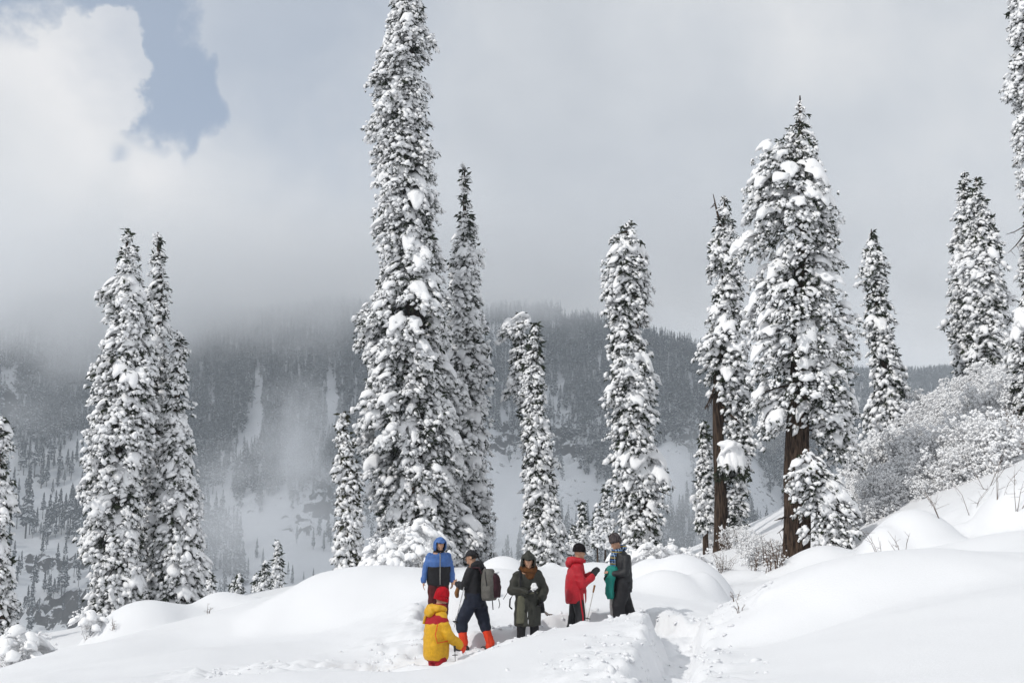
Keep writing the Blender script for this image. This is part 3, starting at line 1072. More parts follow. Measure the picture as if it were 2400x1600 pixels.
def spruce(name, label, rows, d, seed, snow=0.8, clump=None, sprig=None, trunk_r=0.4, trunk_line=None, gaps=(), dens=1.0, warm=False, group=None,
           extra=(), bare=(), domes=(), lean=0.35, pads=1.0, tip=True, base_drop=0.6):
    """a spruce whose crown follows its outline; parts: trunk, crown (> snow_load), dead branches"""
    rnd = np.random.RandomState(seed)
    zz, xl, xr = outline_fn(rows, d)
    mid_x, half = (xl + xr) / 2, (xr - xl) / 2 * 0.985 + 0.02
    xl, xr = mid_x - half, mid_x + half
    C = lambda z: np.interp(z, zz, (xl + xr) / 2)
    Rd = lambda z: np.interp(z, zz, (xr - xl) / 2)
    s = sprig or 0.0044 * d
    c = clump or 0.0175 * d
    zs = np.linspace(zz[0], zz[-1], 400)
    rads = np.maximum(Rd(zs), 0.05)
    area = np.trapz(2 * math.pi * rads * (0.55 + 0.45 * 1), zs)
    dens_z = rads + 0.12 * c
    for (za, zb) in gaps:
        a, b = P(0, zb, d).z, P(0, za, d).z
        dens_z = np.where((zs > a) & (zs < b), 0.0, dens_z)
    cdf = np.cumsum(dens_z)
    cdf /= cdf[-1]
    n = max(14, int(dens * area / (c * c * 0.62)))
    bz = np.interp((np.arange(n) + rnd.rand(n)) / n, cdf, zs)
    az = (np.arange(n) * 2.39996 + rnd.uniform(-.5, .5, n)) % (2 * math.pi)
    rb = Rd(bz)
    reach = rb * rnd.uniform(0.72, 1.06, n)
    # ragged tiers: reach changes in groups
    reach *= 1 + 0.30 * vnoise(bz / (2.2 * c) + seed, az * 0.8, seed=seed)
    reach = np.maximum(reach, 0.04)
    sz = c * rnd.uniform(0.7, 1.35, n) * np.clip(rb / (1.0 * c), 0.30, 1.0)
    cx = C(bz)
    for (X, Y, w, h, cnt) in extra:        # single boughs that stick out of the outline
        p = P(X, Y, d)
        bz = np.append(bz, p.z + rnd.uniform(-h, h, cnt))
        tx = p.x + rnd.uniform(-w, w, cnt)
        cc = C(bz[-cnt:])
        az = np.append(az, np.where(tx > cc, 0.0, math.pi) + rnd.uniform(-.35, .35, cnt))
        reach = np.append(reach, np.abs(tx - cc))
        sz = np.append(sz, c * rnd.uniform(.7, 1.2, cnt))
        cx = np.append(cx, cc)
    n = len(bz)
    tipp = np.stack([cx + reach * np.cos(az), d + reach * np.sin(az), bz], 1)
    front = np.sin(az) < 0.35
    acc_n, acc_s, acc_w = Acc(), Acc(), Acc()
    # --- snow loads on the boughs
    tilt = -rnd.uniform(0.15, 0.75, n)
    pc = tipp - np.stack([np.cos(az), np.sin(az), np.zeros(n)], 1) * (sz * 0.42)[:, None]
    hasp = rnd.rand(n) < snow * pads
    pscale = sz * np.where(rnd.rand(n) < .32, rnd.uniform(.85, 1.2, n), rnd.uniform(0.4, .85, n))
    flat = rnd.uniform(0.6, 1.05, n)
    Mx = frames(az + rnd.uniform(-.3, .3, n), tilt * 0.6, rnd.uniform(-.2, .2, n), np.stack([pscale, pscale * rnd.uniform(.8, 1.2, n), pscale * flat], 1))
    top = pc + np.array([0, 0, 1.0]) * (sz * 0.10)[:, None]
    big = front & (pscale > 0.95 * c)
    place(acc_s, PADS_XHI, rnd, Mx[hasp & big], top[hasp & big])
    mid = front & ~big
    place(acc_s, PADS_HI, rnd, Mx[hasp & mid], top[hasp & mid])
    place(acc_s, PADS_LO, rnd, Mx[hasp & ~front], top[hasp & ~front])
    # --- needle tufts hanging under and round each load
    for sel, per, protos in ((front, 25, SPRIGS), (~front, 6, SPRIGS_LO)):
        idx = np.repeat(np.where(sel)[0], per)
        m = len(idx)
        if not m:
            continue
        lx = rnd.uniform(-0.62, 0.50, m)
        ly = rnd.uniform(-0.52, 0.52, m)
        # mostly under the load and along its rim
        drop = 0.10 + 0.42 * np.clip(lx + 0.5, 0, 1.3) ** 2 * 0.9 + np.abs(ly) * 0.35
        lz = -drop - np.abs(rnd.normal(0, 0.20, m)) + 0.02
        sc = sz[idx]
        ca, sa = np.cos(az[idx]), np.sin(az[idx])
        T = pc[idx] + np.stack([(lx * ca - ly * sa) * sc, (lx * sa + ly * ca) * sc, lz * sc], 1)
        ss = s * rnd.uniform(0.75, 1.35, m) * np.clip(sc / c, 0.55, 1.1)
        M = frames(az[idx] + ly * 1.4 + rnd.normal(0, .5, m), -rnd.uniform(0.0, 0.9, m), rnd.uniform(-.6, .6, m), ss)
        place(acc_n, protos, rnd, M, T)
        for rep in (0, 1):
            hs = rnd.rand(m) < snow * (0.95 if rep == 0 else 0.55)
            cs = ss * rnd.uniform(0.7, 1.55, m)
            Mc = frames(az[idx] + ly + rnd.normal(0, .7, m), -rnd.uniform(0, .8, m), rnd.uniform(-.4, .4, m), cs)
            Tc = T + np.stack([ca * .10 * ss, sa * .10 * ss, ss * 0.22], 1) + rep * rnd.normal(0, .35, (m, 3)) * ss[:, None]
            place(acc_s, CLODS if rep == 0 else FLECKS, rnd, Mc[hs], Tc[hs])
    # --- heavy drooping snow domes on single low boughs
    for (X, Y, w, dy) in domes:
        p = np.array(P(X, Y, d)) + np.array([0, dy, 0])
        q = 15
        a = np.arange(q) * 2 * math.pi / q + rnd.uniform(-.15, .15, q)
        dirs = np.stack([np.cos(a), np.sin(a), np.zeros(q)], 1)
        place(acc_s, PADS_XHI, rnd, frames(a, -rnd.uniform(.75, 1.15, q), rnd.uniform(-.1, .1, q), np.stack([w * rnd.uniform(1.2, 1.7, q), np.full(q, w * .75), np.full(q, w * .8)], 1)), p + dirs * w * .50 + np.array([0, 0, -.22 * w]))
        place(acc_s, PADS_XHI, rnd, frames(np.array([.3, 2.2, 4.0]), np.full(3, -.1), np.zeros(3), np.stack([np.full(3, w * 1.25)] * 3, 1)), np.repeat(p[None], 3, 0) + rnd.normal(0, .1 * w, (3, 3)) + np.array([0, 0, .12 * w]))
        m = 160
        a = rnd.uniform(0, 2 * math.pi, m)
        rr_ = w * np.sqrt(rnd.uniform(.1, 1.0, m))
        T = p + np.stack([np.cos(a) * rr_, np.sin(a) * rr_, -w * rnd.uniform(.7, 1.5, m)], 1)
        place(acc_n, SPRIGS, rnd, frames(a, -rnd.uniform(.3, 1.2, m), rnd.uniform(-.5, .5, m), s * rnd.uniform(.9, 1.4, m)), T)
    # --- dark inner twigs
    m = n * 2
    iz = np.interp(rnd.rand(m), cdf, zs)
    ia = rnd.uniform(0, 2 * math.pi, m)
    ir = Rd(iz) * np.sqrt(rnd.uniform(0.02, 0.55, m))
    T = np.stack([C(iz) + ir * np.cos(ia), d + ir * np.sin(ia), iz], 1)
    place(acc_n, SPRIGS_LO, rnd, frames(ia, -rnd.uniform(-.2, .8, m), rnd.uniform(-1, 1, m), s * rnd.uniform(1.7, 2.6, m)), T)
    # --- trunk and limbs
    base = trunk_line[-1] if trunk_line else None
    x0 = P(base[0], base[1], d).x if base else float(C(zz[0]))
    root = empty(name, (x0, d, gh(x0, d)))
    tag(root, label, 'tree', group)
    off = np.array(root.location)
    if trunk_line:
        tz = np.array([P(X, Y, d).z for X, Y in trunk_line])
        tx = np.array([P(X, Y, d).x for X, Y in trunk_line])
        o = np.argsort(tz)
        tz, tx = tz[o], tx[o]
    else:
        tz = np.linspace(zz[0], zz[-1], 8)
        tx = C(tz)
    hz = np.linspace(min(off[2] - base_drop, tz[0]), zz[-1], 60)
    hx = np.interp(hz, tz, tx)
    f = np.clip((hz - hz[0]) / (hz[-1] - hz[0]), 0, 1)
    tr = trunk_r * (1 - f) ** 0.75 + 0.02
    tr[:4] *= np.array([1.25, 1.18, 1.1, 1.04])
    hx = hx + 0.05 * trunk_r * np.sin(hz * 1.3)
    tv, tf = tube(np.stack([hx, np.full_like(hz, d), hz], 1), tr, 24)
    rel = tv - np.stack([np.interp(tv[:, 2], hz, hx), np.full(len(tv), d), tv[:, 2]], 1)
    tv = tv + rel * (0.12 * vnoise(np.arctan2(rel[:, 1], rel[:, 0]) * 2.3, tv[:, 2] * 0.35, seed=seed + 3) + 0.13 * vnoise(np.arctan2(rel[:, 1], rel[:, 0]) * 5.5, tv[:, 2] * 0.6, seed=seed + 4))[:, None]
    add_obj('trunk', np_mesh('trunk', tv - off, tf), M_BARK, root)
    k = rnd.choice(n, min(n, 60), replace=False)
    for i in k:
        a = np.array([np.interp(bz[i] + .15 * reach[i], hz, hx), d, bz[i] + 0.15 * reach[i]])
        b = tipp[i] - np.array([0, 0, 0.25 * sz[i]])
        mid_ = (a + b) / 2 + np.array([0, 0, 0.06 * reach[i]])
        v, fc = tube([a, mid_, b], [0.035 * trunk_r / .4 + .01, 0.025, 0.008], 4, cap=False)
        acc_w.add(v, fc)
    for (X0, Y0, X1, Y1, dy, r0) in bare:      # dead limbs
        a, b = np.array(P(X0, Y0, d)), np.array(P(X1, Y1, d))
        a[1] -= 0.0
        b[1] += dy
        mid_ = (a + b) / 2 + np.array([0, 0, -0.04 * np.linalg.norm(b - a)])
        v, fc = tube([a, mid_, b], [r0, r0 * .7, r0 * .25], 5)
        acc_w.add(v, fc)
        for q in range(3):
            t = rnd.uniform(.35, .9)
            e = a + (b - a) * t
            v, fc = tube([e, e + np.array([rnd.uniform(-.3, .3), rnd.uniform(-.3, .3), rnd.uniform(-.35, .05)])], [r0 * .4, r0 * .12], 4)
            acc_w.add(v, fc)
    for a_ in (acc_n, acc_s, acc_w):
        for v in a_.V:
            v -= off.astype(np.float32)
    crown = add_obj('crown', acc_n.mesh('crown', smooth=False), M_NEEDLE_Y if warm else M_NEEDLE, root)
    crown['kind'] = 'stuff'
    add_obj('snow_load', acc_s.mesh('snow_load'), M_TSNOW, crown)['kind'] = 'stuff'
    add_obj('branches', acc_w.mesh('branches'), M_BARK, root)['kind'] = 'stuff'
    return root


spruce('giant_spruce', 'tallest spruce, its snow-laden column running off the top of the picture',
       [(-230, 930, 942), (-120, 905, 968), (0, 893, 980), (60, 880, 990), (130, 857, 990), (200, 850, 992), (300, 850, 1000), (400, 850, 1000), (425, 872, 1000), (500, 868, 1010), (560, 870, 1018), (640, 845, 1035), (720, 832, 1040),
        (830, 822, 1050), (860, 840, 1055), (950, 832, 1060), (1100, 828, 1070), (1200, 835, 1080), (1290, 840, 1095)], 60, 1, snow=0.80, trunk_r=0.75, trunk_line=[(936, -230), (940, 300), (955, 800), (960, 1320)])
spruce('slender_spruce', 'thin-topped spruce close against the right side of the giant one',
       [(378, 1064, 1067), (440, 1054, 1078), (480, 1056, 1076), (515, 1046, 1094), (545, 1040, 1104), (560, 1035, 1105), (600, 1020, 1118), (640, 1025, 1105), (700, 1020, 1112), (780, 1015, 1130), (900, 1015, 1125), (1050, 1020, 1128), (1150, 1025, 1132), (1270, 1030, 1137)],
       64, 2, snow=0.78, trunk_r=0.45)
spruce('left_spruce', 'broad leftmost of three clustered spruces, with an arm-like bough near its top',
       [(530, 288, 298), (560, 274, 316), (605, 268, 325), (625, 270, 318), (660, 245, 335), (740, 245, 350), (800, 235, 362), (850, 212, 368), (950, 212, 372), (1050, 195, 345), (1110, 205, 330), (1150, 205, 335), (1250, 195, 345), (1330, 195, 350), (1410, 192, 355)],
       52, 3, snow=0.80, trunk_r=0.5, extra=[(240, 650, .1, .15, 3), (232, 655, .1, .1, 2)])
spruce('left_spruce', 'middle of three clustered spruces, its pointed tip just right of the broad one',
       [(533, 358, 366), (590, 342, 384), (620, 348, 385), (650, 338, 398), (720, 335, 390), (800, 330, 400), (900, 320, 405), (1000, 318, 400), (1100, 310, 410), (1250, 310, 410), (1380, 310, 420)], 55, 4, snow=0.74, trunk_r=0.45)
spruce('left_spruce', 'shortest of three clustered spruces, frosted, on their right side',
       [(758, 402, 412), (800, 392, 440), (830, 390, 432), (870, 382, 434), (950, 370, 435), (1020, 370, 445), (1100, 368, 458), (1150, 365, 474), (1180, 368, 460), (1250, 360, 470), (1390, 352, 472)], 53, 5, snow=0.82, trunk_r=0.35)
spruce('edge_spruce', 'snowy spruce cut off by the left edge of the picture',
       [(948, 0, 14), (975, -28, 25), (1010, -30, 34), (1060, -40, 20), (1110, -50, 40), (1170, -60, 42), (1240, -60, 30), (1300, -60, 45), (1380, -60, 32), (1440, -60, 36), (1525, -60, 30)], 46, 6, snow=0.72, trunk_r=0.35, trunk_line=[(-5, 950), (-8, 1530)])
spruce('small_spruce', 'small yellow-green tinged spruce left of the giant spruce foot',
       [(945, 784, 794), (990, 768, 802), (1020, 775, 812), (1060, 772, 826), (1120, 778, 828), (1180, 775, 830), (1240, 764, 835), (1322, 762, 838)], 56, 7, snow=0.74, trunk_r=0.25, warm=True, clump=0.75, sprig=0.28)
spruce('hooked_spruce', 'slim spruce with a top hooked to the left, behind a straighter one',
       [(720, 1176, 1206), (760, 1175, 1212), (800, 1172, 1218), (870, 1168, 1222), (950, 1190, 1232), (1100, 1205, 1240), (1270, 1210, 1250)], 62, 8, snow=0.80, trunk_r=0.3, clump=0.85, extra=[(1156, 745, .3, .2, 9), (1170, 880, .2, .2, 5), (1168, 735, .25, .1, 5)])
spruce('straight_spruce', 'straight slim spruce behind the hooded coat person',
       [(742, 1224, 1236), (780, 1212, 1248), (830, 1205, 1252), (900, 1202, 1258), (960, 1198, 1262), (1020, 1200, 1272), (1060, 1205, 1270), (1110, 1204, 1285), (1180, 1198, 1298), (1230, 1202, 1306), (1290, 1205, 1302)], 58, 9, snow=0.80, trunk_r=0.35, clump=0.85)
spruce('rounded_spruce', 'large rounded spruce standing behind the walker in black, trunk showing low down',
       [(505, 1438, 1452), (530, 1415, 1470), (560, 1396, 1488), (620, 1380, 1494), (690, 1376, 1490), (720, 1400, 1480), (755, 1396, 1470), (790, 1395, 1492), (860, 1392, 1496), (930, 1388, 1500), (960, 1395, 1505), (1000, 1396, 1518), (1060, 1402, 1525), (1120, 1398, 1530), (1200, 1414, 1524), (1255, 1428, 1508)],
       54, 10, snow=0.70, trunk_r=0.42, trunk_line=[(1445, 505), (1460, 800), (1475, 1100), (1478, 1262)], bare=[(1475, 1105, 1535, 1140, -1.0, .05)])
spruce('broken_spruce', 'spruce with a dead spike top and a bare reddish trunk above a snow dome',
       [(450, 1660, 1670), (480, 1648, 1684), (520, 1635, 1692), (570, 1612, 1700), (600, 1618, 1700), (620, 1635, 1708), (680, 1632, 1712), (740, 1622, 1718), (800, 1606, 1728), (860, 1612, 1726), (900, 1645, 1735), (1000, 1660, 1735), (1100, 1668, 1722), (1210, 1668, 1716)], 47, 11, snow=0.72, trunk_r=0.29,
       trunk_line=[(1665, 450), (1662, 700), (1648, 900), (1650, 1000), (1656, 1200), (1657, 1240)], bare=[(1656, 520, 1638, 446, 0, .07), (1648, 870, 1612, 945, -.8, .07), (1648, 920, 1690, 975, -.8, .08), (1648, 880, 1622, 940, -.4, .05)], dens=0.95, domes=[(1676, 1040, 0.80, -.5)])
spruce('great_spruce', 'bulky spruce on a bare brown trunk beside the big snow mound',
       [(220, 1833, 1839), (245, 1824, 1846), (280, 1812, 1868), (310, 1782, 1880), (340, 1735, 1888), (400, 1695, 1912), (450, 1690, 1922), (520, 1698, 1936), (560, 1712, 1944), (600, 1765, 1940), (640, 1745, 1938), (690, 1722, 1948), (750, 1722, 1958), (800, 1728, 1975), (850, 1745, 1980), (880, 1735, 1972), (930, 1790, 1970), (980, 1862, 1975), (1040, 1880, 1970)],
       38, 12, snow=0.66, trunk_r=0.47, trunk_line=[(1836, 222), (1845, 500), (1838, 800), (1836, 950), (1828, 1100), (1832, 1330)], clump=0.85, sprig=0.16, dens=1.05, extra=[(1748, 960, .2, .25, 7), (1725, 905, .2, .1, 4)],
       bare=[(1815, 1195, 1785, 1260, -.5, .03), (1815, 1180, 1772, 1195, -.4, .04), (1812, 1200, 1780, 1225, -.3, .03), (1840, 1140, 1850, 1205, -.6, .02)])
spruce('lower_bough_spruce', 'young snow-capped spruce hugging the foot of the bare brown trunk',
       [(1030, 1850, 1862), (1050, 1812, 1890), (1075, 1800, 1935), (1120, 1815, 1948), (1180, 1835, 1960), (1215, 1850, 1970), (1255, 1870, 1960)], 36.6, 13, snow=0.74, trunk_r=0.16, clump=0.72, sprig=0.155, trunk_line=[(1856, 1030), (1880, 1150), (1905, 1265)])
spruce('back_spruce', 'narrow frosted spruce with a wavy outline above the shrub slope',
       [(526, 1995, 2006), (560, 1982, 2028), (600, 1974, 2038), (640, 1978, 2036), (660, 1990, 2035), (700, 1985, 2048), (770, 1990, 2055), (820, 1996, 2072), (870, 1998, 2078), (930, 1985, 2086), (970, 1990, 2078), (1000, 2000, 2050), (1040, 2005, 2040)], 56, 14, snow=0.74, trunk_r=0.32, clump=0.85)
spruce('twin_spruce', 'taller left tip of the twin spruces on the crest of the shrub slope',
       [(393, 2210, 2220), (440, 2200, 2232), (520, 2186, 2240), (600, 2180, 2250), (700, 2174, 2255), (780, 2176, 2262), (850, 2190, 2262), (905, 2192, 2255)], 60, 15, snow=0.80, trunk_r=0.4, clump=0.9)
spruce('twin_spruce', 'fuller right trunk of the twin spruces on the crest of the shrub slope',
       [(406, 2238, 2248), (450, 2224, 2266), (520, 2212, 2288), (600, 2208, 2304), (700, 2208, 2312), (780, 2210, 2314), (830, 2215, 2300), (880, 2220, 2285), (905, 2228, 2272)], 58, 16, snow=0.78, trunk_r=0.4, clump=0.9)
spruce('edge_spruce', 'tall ragged spruce cut off by the right edge of the picture',
       [(-160, 2350, 2380), (0, 2312, 2400), (60, 2310, 2400), (95, 2330, 2405), (140, 2306, 2405), (200, 2312, 2405), (225, 2335, 2410), (300, 2326, 2410), (420, 2330, 2415), (470, 2345, 2420), (560, 2338, 2425), (640, 2325, 2425), (665, 2345, 2420), (700, 2324, 2420), (760, 2318, 2420), (800, 2312, 2425), (860, 2325, 2425), (900, 2310, 2425), (1000, 2330, 2425)],
       42, 17, snow=0.78, trunk_r=0.3, trunk_line=[(2360, -160), (2370, 200), (2378, 600), (2380, 1010)], bare=[(2352, 540, 2308, 585, -.3, .03), (2352, 520, 2300, 545, -.4, .025), (2345, 370, 2318, 385, -.3, .025)])
spruce('thin_spruce', 'thin frosted sapling left of the snow-domed trunk',
       [(970, 1612, 1622), (1020, 1606, 1630), (1080, 1602, 1636), (1150, 1600, 1640), (1215, 1600, 1640)], 50, 18, snow=0.85, trunk_r=0.12, clump=0.5, sprig=0.22)
# small spruces further down the slope
for (lab, tipx, tipy, by, hw, dd, sd) in (
        ('taller of the small frosted spruces poking over the snow crest in the misty bowl', 638, 1245, 1372, 17, 105, 21),
        ('shorter frosted spruce beside the taller one over the crest in the misty bowl', 609, 1290, 1376, 17, 100, 22),
        ('frosted sapling left of the small spruces in the misty bowl', 588, 1318, 1376, 12, 104, 23),
        ('tiny spruce over the crest just right of the three clustered spruces', 549, 1322, 1372, 9, 95, 24),
        ('tiny spruce leaning beside another, right of the three clustered spruces', 537, 1332, 1372, 8, 98, 25),
        ('low bushy spruce at the right foot of the three clustered spruces', 482, 1310, 1378, 18, 70, 26),
        ('taller small spruce left of the rounded spruce', 1390, 1112, 1245, 15, 100, 27),
        ('small spruce just left of the taller one beside the rounded spruce', 1372, 1160, 1250, 14, 96, 28),
        ('small pointed spruce above the head of the walker in red', 1337, 1155, 1255, 17, 102, 29),
        ('lowest small spruce above the head of the walker in red', 1318, 1205, 1262, 15, 98, 30)):
    w = hw
    spruce('small_spruce', lab, [(tipy, tipx - 2, tipx + 2), (tipy + (by - tipy) * .3, tipx - w * .5, tipx + w * .5), (tipy + (by - tipy) * .65, tipx - w * .8, tipx + w * .8), (by, tipx - w, tipx + w)],
           dd, sd, snow=1.0, clump=0.0062 * dd, sprig=0.0036 * dd, trunk_r=0.15, dens=0.8)

# ================================================================== people
PENDING = []       # meshes grown by voxel remesh, converted together


def rot_to(v):
    v = Vector(v).normalized()
    return np.array(v.to_track_quat('Z', 'Y').to_matrix())


def pr_chain(acc, pts):
    pts = [np.array(p, float) for p in pts]
    for p in pts:
        acc.add(ICO2[0] * p[3] + p[:3], ICO2[1])
    for a, b in zip(pts[:-1], pts[1:]):
        v, f = tube([a[:3], a[:3] * .5 + b[:3] * .5, b[:3]], [a[3], (a[3] + b[3]) / 2, b[3]], 14)
        acc.add(v, f[:, ::-1])


def pr_ell(acc, c, r, M=None):
    V = ICO3[0] * np.array(r)
    if M is not None:
        V = V @ np.array(M).T
    acc.add(V + np.array(c), ICO3[1])


def pr_loft(acc, rings, sides=26, pw=2.3):
    """rings (x, y, z, rx, ry, rot): super-elliptic sections, capped"""
    V = []
    for (x, y, z, rx, ry, ro) in rings:
        for k in range(sides):
            t = 2 * math.pi * k / sides
            c, s = math.cos(t), math.sin(t)
            e = (abs(c) ** pw + abs(s) ** pw) ** (-1 / pw)
            px, py = c * e * rx, s * e * ry
            V.append((x + px * math.cos(ro) - py * math.sin(ro), y + px * math.sin(ro) + py * math.cos(ro), z))
    F = []
    n = len(rings)
    for i in range(n - 1):
        for k in range(sides):
            k2 = (k + 1) % sides
            a, b, c2, d2 = i * sides + k, i * sides + k2, (i + 1) * sides + k2, (i + 1) * sides + k
            F += [(a, b, c2), (a, c2, d2)]
    V += [rings[0][:3], rings[-1][:3]]
    for k in range(sides):
        k2 = (k + 1) % sides
        F += [(len(V) - 2, k2, k), (len(V) - 1, (n - 1) * sides + k, (n - 1) * sides + k2)]
    if rings[-1][2] < rings[0][2]:
        F = [f[::-1] for f in F]
    acc.add(np.array(V), np.array(F))


def blob(name, prims, mat, parent, voxel=0.014, smooth=5, folds=0.0, fold_f=9.0, dec=0.0):
    acc = Acc()
    for p in prims:
        k = p[0]
        if k == 'c':
            pr_chain(acc, p[1])
        elif k == 'e':
            pr_ell(acc, p[1], p[2], p[3] if len(p) > 3 else None)
        elif k == 'l':
            pr_loft(acc, p[1], pw=p[2] if len(p) > 2 else 2.3)
    o = add_obj(name, acc.mesh(name), mat, parent)
    m = o.modifiers.new('remesh', 'REMESH')
    m.mode = 'VOXEL'
    m.voxel_size = voxel
    m.use_smooth_shade = True
    if smooth:
        s = o.modifiers.new('smooth', 'SMOOTH')
        s.factor = 0.5
        s.iterations = smooth
    if not dec and voxel > .0105:
        dec = 0.55
    if dec:
        dm = o.modifiers.new('decimate', 'DECIMATE')
        dm.ratio = dec
    PENDING.append((o, folds, fold_f))
    return o


def convert_pending():
    bpy.context.view_layer.update()
    dg = bpy.context.evaluated_depsgraph_get()
    for o, folds, ff in PENDING:
        me = bpy.data.meshes.new_from_object(o.evaluated_get(dg))
        old = o.data
        mats = list(old.materials)
        o.modifiers.clear()
        o.data = me
        me.name = o.name
        me.materials.clear()
        for m in mats:
            me.materials.append(m)
        n = len(me.vertices)
        co = np.empty(n * 3, np.float32)
        me.vertices.foreach_get('co', co)
        co = co.reshape(-1, 3)
        if folds:
            no = np.empty(n * 3, np.float32)
            me.vertices.foreach_get('normal', no)
            no = no.reshape(-1, 3)
            sd = abs(hash(o.parent.name if o.parent else 'x')) % 1 + len(o.name)
            w = vnoise(co[:, 0] * ff * .8 + 5, co[:, 1] * ff * .8 + sd, co[:, 2] * ff * 1.25, seed=len(o.name))
            w = 1 - 2 * np.abs(w) + 0.6 * vnoise(co[:, 0] * ff * 2, co[:, 1] * ff * 2, co[:, 2] * ff * 2.2, seed=3)
            co = co + no * (folds * w)[:, None]
            me.vertices.foreach_set('co', co.astype(np.float32).ravel())
        me.polygons.foreach_set('use_smooth', np.full(len(me.polygons), True))
        me.update()


def cloth(name, c, var=0.75, rough=0.75, spec=0.25, scale=18):
    return mat_noise(name, tuple(v * var for v in c), c, scale, rough, 0.15, 0.006, 3.0, spec=spec)


SKIN = mat_noise('skin', (0.36, 0.20, 0.13), (0.46, 0.27, 0.18), 9, 0.55, spec=0.35)
HAIR = cloth('dark_hair', (0.02, 0.016, 0.013))
BLACKC = cloth('black_cloth', (0.018, 0.018, 0.021))
BLACKJ = cloth('black_jacket', (0.014, 0.015, 0.018), spec=0.4, rough=0.6)
NAVY = cloth('navy_cloth', (0.016, 0.021, 0.038))
BLUE = cloth('blue_jacket', (0.060, 0.145, 0.39), 0.8, 0.6, 0.35)
MAROON = cloth('maroon_trousers', (0.085, 0.015, 0.016))
YELLOW = cloth('yellow_jacket', (0.66, 0.36, 0.012), 0.85, 0.55, 0.35)
REDY = cloth('red_yoke', (0.36, 0.012, 0.022), 0.85)
REDJ = cloth('red_jacket', (0.44, 0.010, 0.022), 0.85, 0.6, 0.35)
REDHAT = cloth('red_wool', (0.42, 0.010, 0.018), 0.7, 0.95, 0.1)
ORANGE = cloth('orange_gaiter', (0.72, 0.055, 0.018), 0.85, 0.6)
GREENC = cloth('olive_coat', (0.034, 0.035, 0.028), 0.75, 0.6, 0.3)
GREENL = cloth('olive_lining', (0.115, 0.115, 0.08), 0.8, 0.6)
BROWNW = cloth('brown_scarf', (0.13, 0.055, 0.022), 0.6, 0.95, 0.1)
GREYHAT = mat_noise('grey_brown_wool', (0.025, 0.02, 0.022), (0.10, 0.085, 0.085), 55, 0.95, 0.4, 0.008, 2.0, (1, 1, .25), 0.1)
BLACKW = cloth('black_wool', (0.014, 0.012, 0.014), 0.7, 0.95, 0.1)
TEAL = cloth('teal_cloth', (0.012, 0.20, 0.165), 0.85, 0.6)
TEALIN = cloth('pale_lining', (0.50, 0.49, 0.47), 0.9)
GREYP = cloth('grey_pack', (0.12, 0.115, 0.105), 0.8)
PLUM = cloth('plum_pack', (0.045, 0.015, 0.022), 0.7)
BOOT = cloth('boot_leather', (0.02, 0.018, 0.017), 0.7, 0.5, 0.4)
TAN = cloth('tan_glove', (0.25, 0.12, 0.045), 0.7)
ALU = mat_noise('pole_metal', (0.30, 0.30, 0.31), (0.55, 0.55, 0.56), 20, 0.35, spec=0.6)
WHITEC = cloth('white_cloth', (0.80, 0.80, 0.80), 0.92)
ZIP = cloth('zip_grey', (0.28, 0.28, 0.27), 0.8)
LEAD = cloth('dark_rubber', (0.03, 0.03, 0.03))


def scarf_mat():
    m, nt, bs = new_mat('plaid_scarf')
    bs.inputs['Roughness'].default_value = 0.95
    bs.inputs['Specular IOR Level'].default_value = 0.1
    tc = N(nt, 'ShaderNodeTexCoord')
    def stripes(sc, axis, thr):
        mp = N(nt, 'ShaderNodeMapping')
        nt.links.new(tc.outputs['Object'], mp.inputs[0])
        w = N(nt, 'ShaderNodeTexWave', inp={'Scale': sc, 'Distortion': 0.6})
        w.bands_direction = axis
        nt.links.new(mp.outputs[0], w.inputs['Vector'])
        return ramp_n(nt, w.outputs['Fac'], [(thr, 0.0), (thr + .08, 1.0)], 'LINEAR')
    c = mix_c(nt, stripes(7, 'Z', .55), (0.010, 0.012, 0.02), (0.05, 0.12, 0.30))
    c = mix_c(nt, stripes(9, 'Y', .75), c, (0.25, 0.33, 0.42))
    c = mix_c(nt, stripes(3.1, 'Z', .9), c, (0.32, 0.24, 0.04))
    nt.links.new(c, bs.inputs['Base Color'])
    return m


PLAID = scarf_mat()


def hand_prims(wrist, dirv, palm_n, curl=0.6, thumb_side=1, s=1.0, spread=0.12, fat=1.0):
    """palm and five fingers; dirv points from wrist to knuckles, palm_n is the palm's facing"""
    d = Vector(dirv).normalized()
    n = Vector(palm_n)
    n = (n - d * n.dot(d)).normalized()
    side = d.cross(n) * thumb_side
    w = Vector(wrist[:3])
    pr = []
    M = np.array([list(side), list(n), list(d)]).T
    pr.append(('e', tuple(w + d * 0.05 * s), (0.041 * s * fat, 0.017 * s * fat, 0.055 * s), M))
    pr.append(('c', [tuple(w - d * .03 * s) + (0.027 * s,), tuple(w + d * .02 * s) + (0.025 * s,)]))
    for i, (off, L) in enumerate(((0.030, 0.072), (0.010, 0.080), (-0.010, 0.075), (-0.030, 0.058))):
        b = w + d * 0.092 * s + side * off * s * fat
        a1 = curl * 0.7
        d1 = (d * math.cos(a1) + n * math.sin(a1) + side * (off * spread * 20 * .1)).normalized()
        a2 = curl * 1.7
        d2 = (d * math.cos(a2) + n * math.sin(a2)).normalized()
        m = b + d1 * L * .5 * s
        e = m + d2 * L * .5 * s
        r = 0.0095 * s * fat
        pr.append(('c', [tuple(b - d * .02 * s) + (r,), tuple(b) + (r,), tuple(m) + (r * .92,), tuple(e) + (r * .8,)]))
    b = w + d * 0.03 * s + side * 0.036 * s
    m = b + (d * .6 + side * .6 + n * .35).normalized() * .035 * s
    e = m + (d * .8 + side * .1 + n * .5).normalized() * .032 * s
    r = 0.0108 * s * fat
    pr.append(('c', [tuple(b - side * .015 * s) + (r,), tuple(m) + (r,), tuple(e) + (r * .85,)]))
    return pr


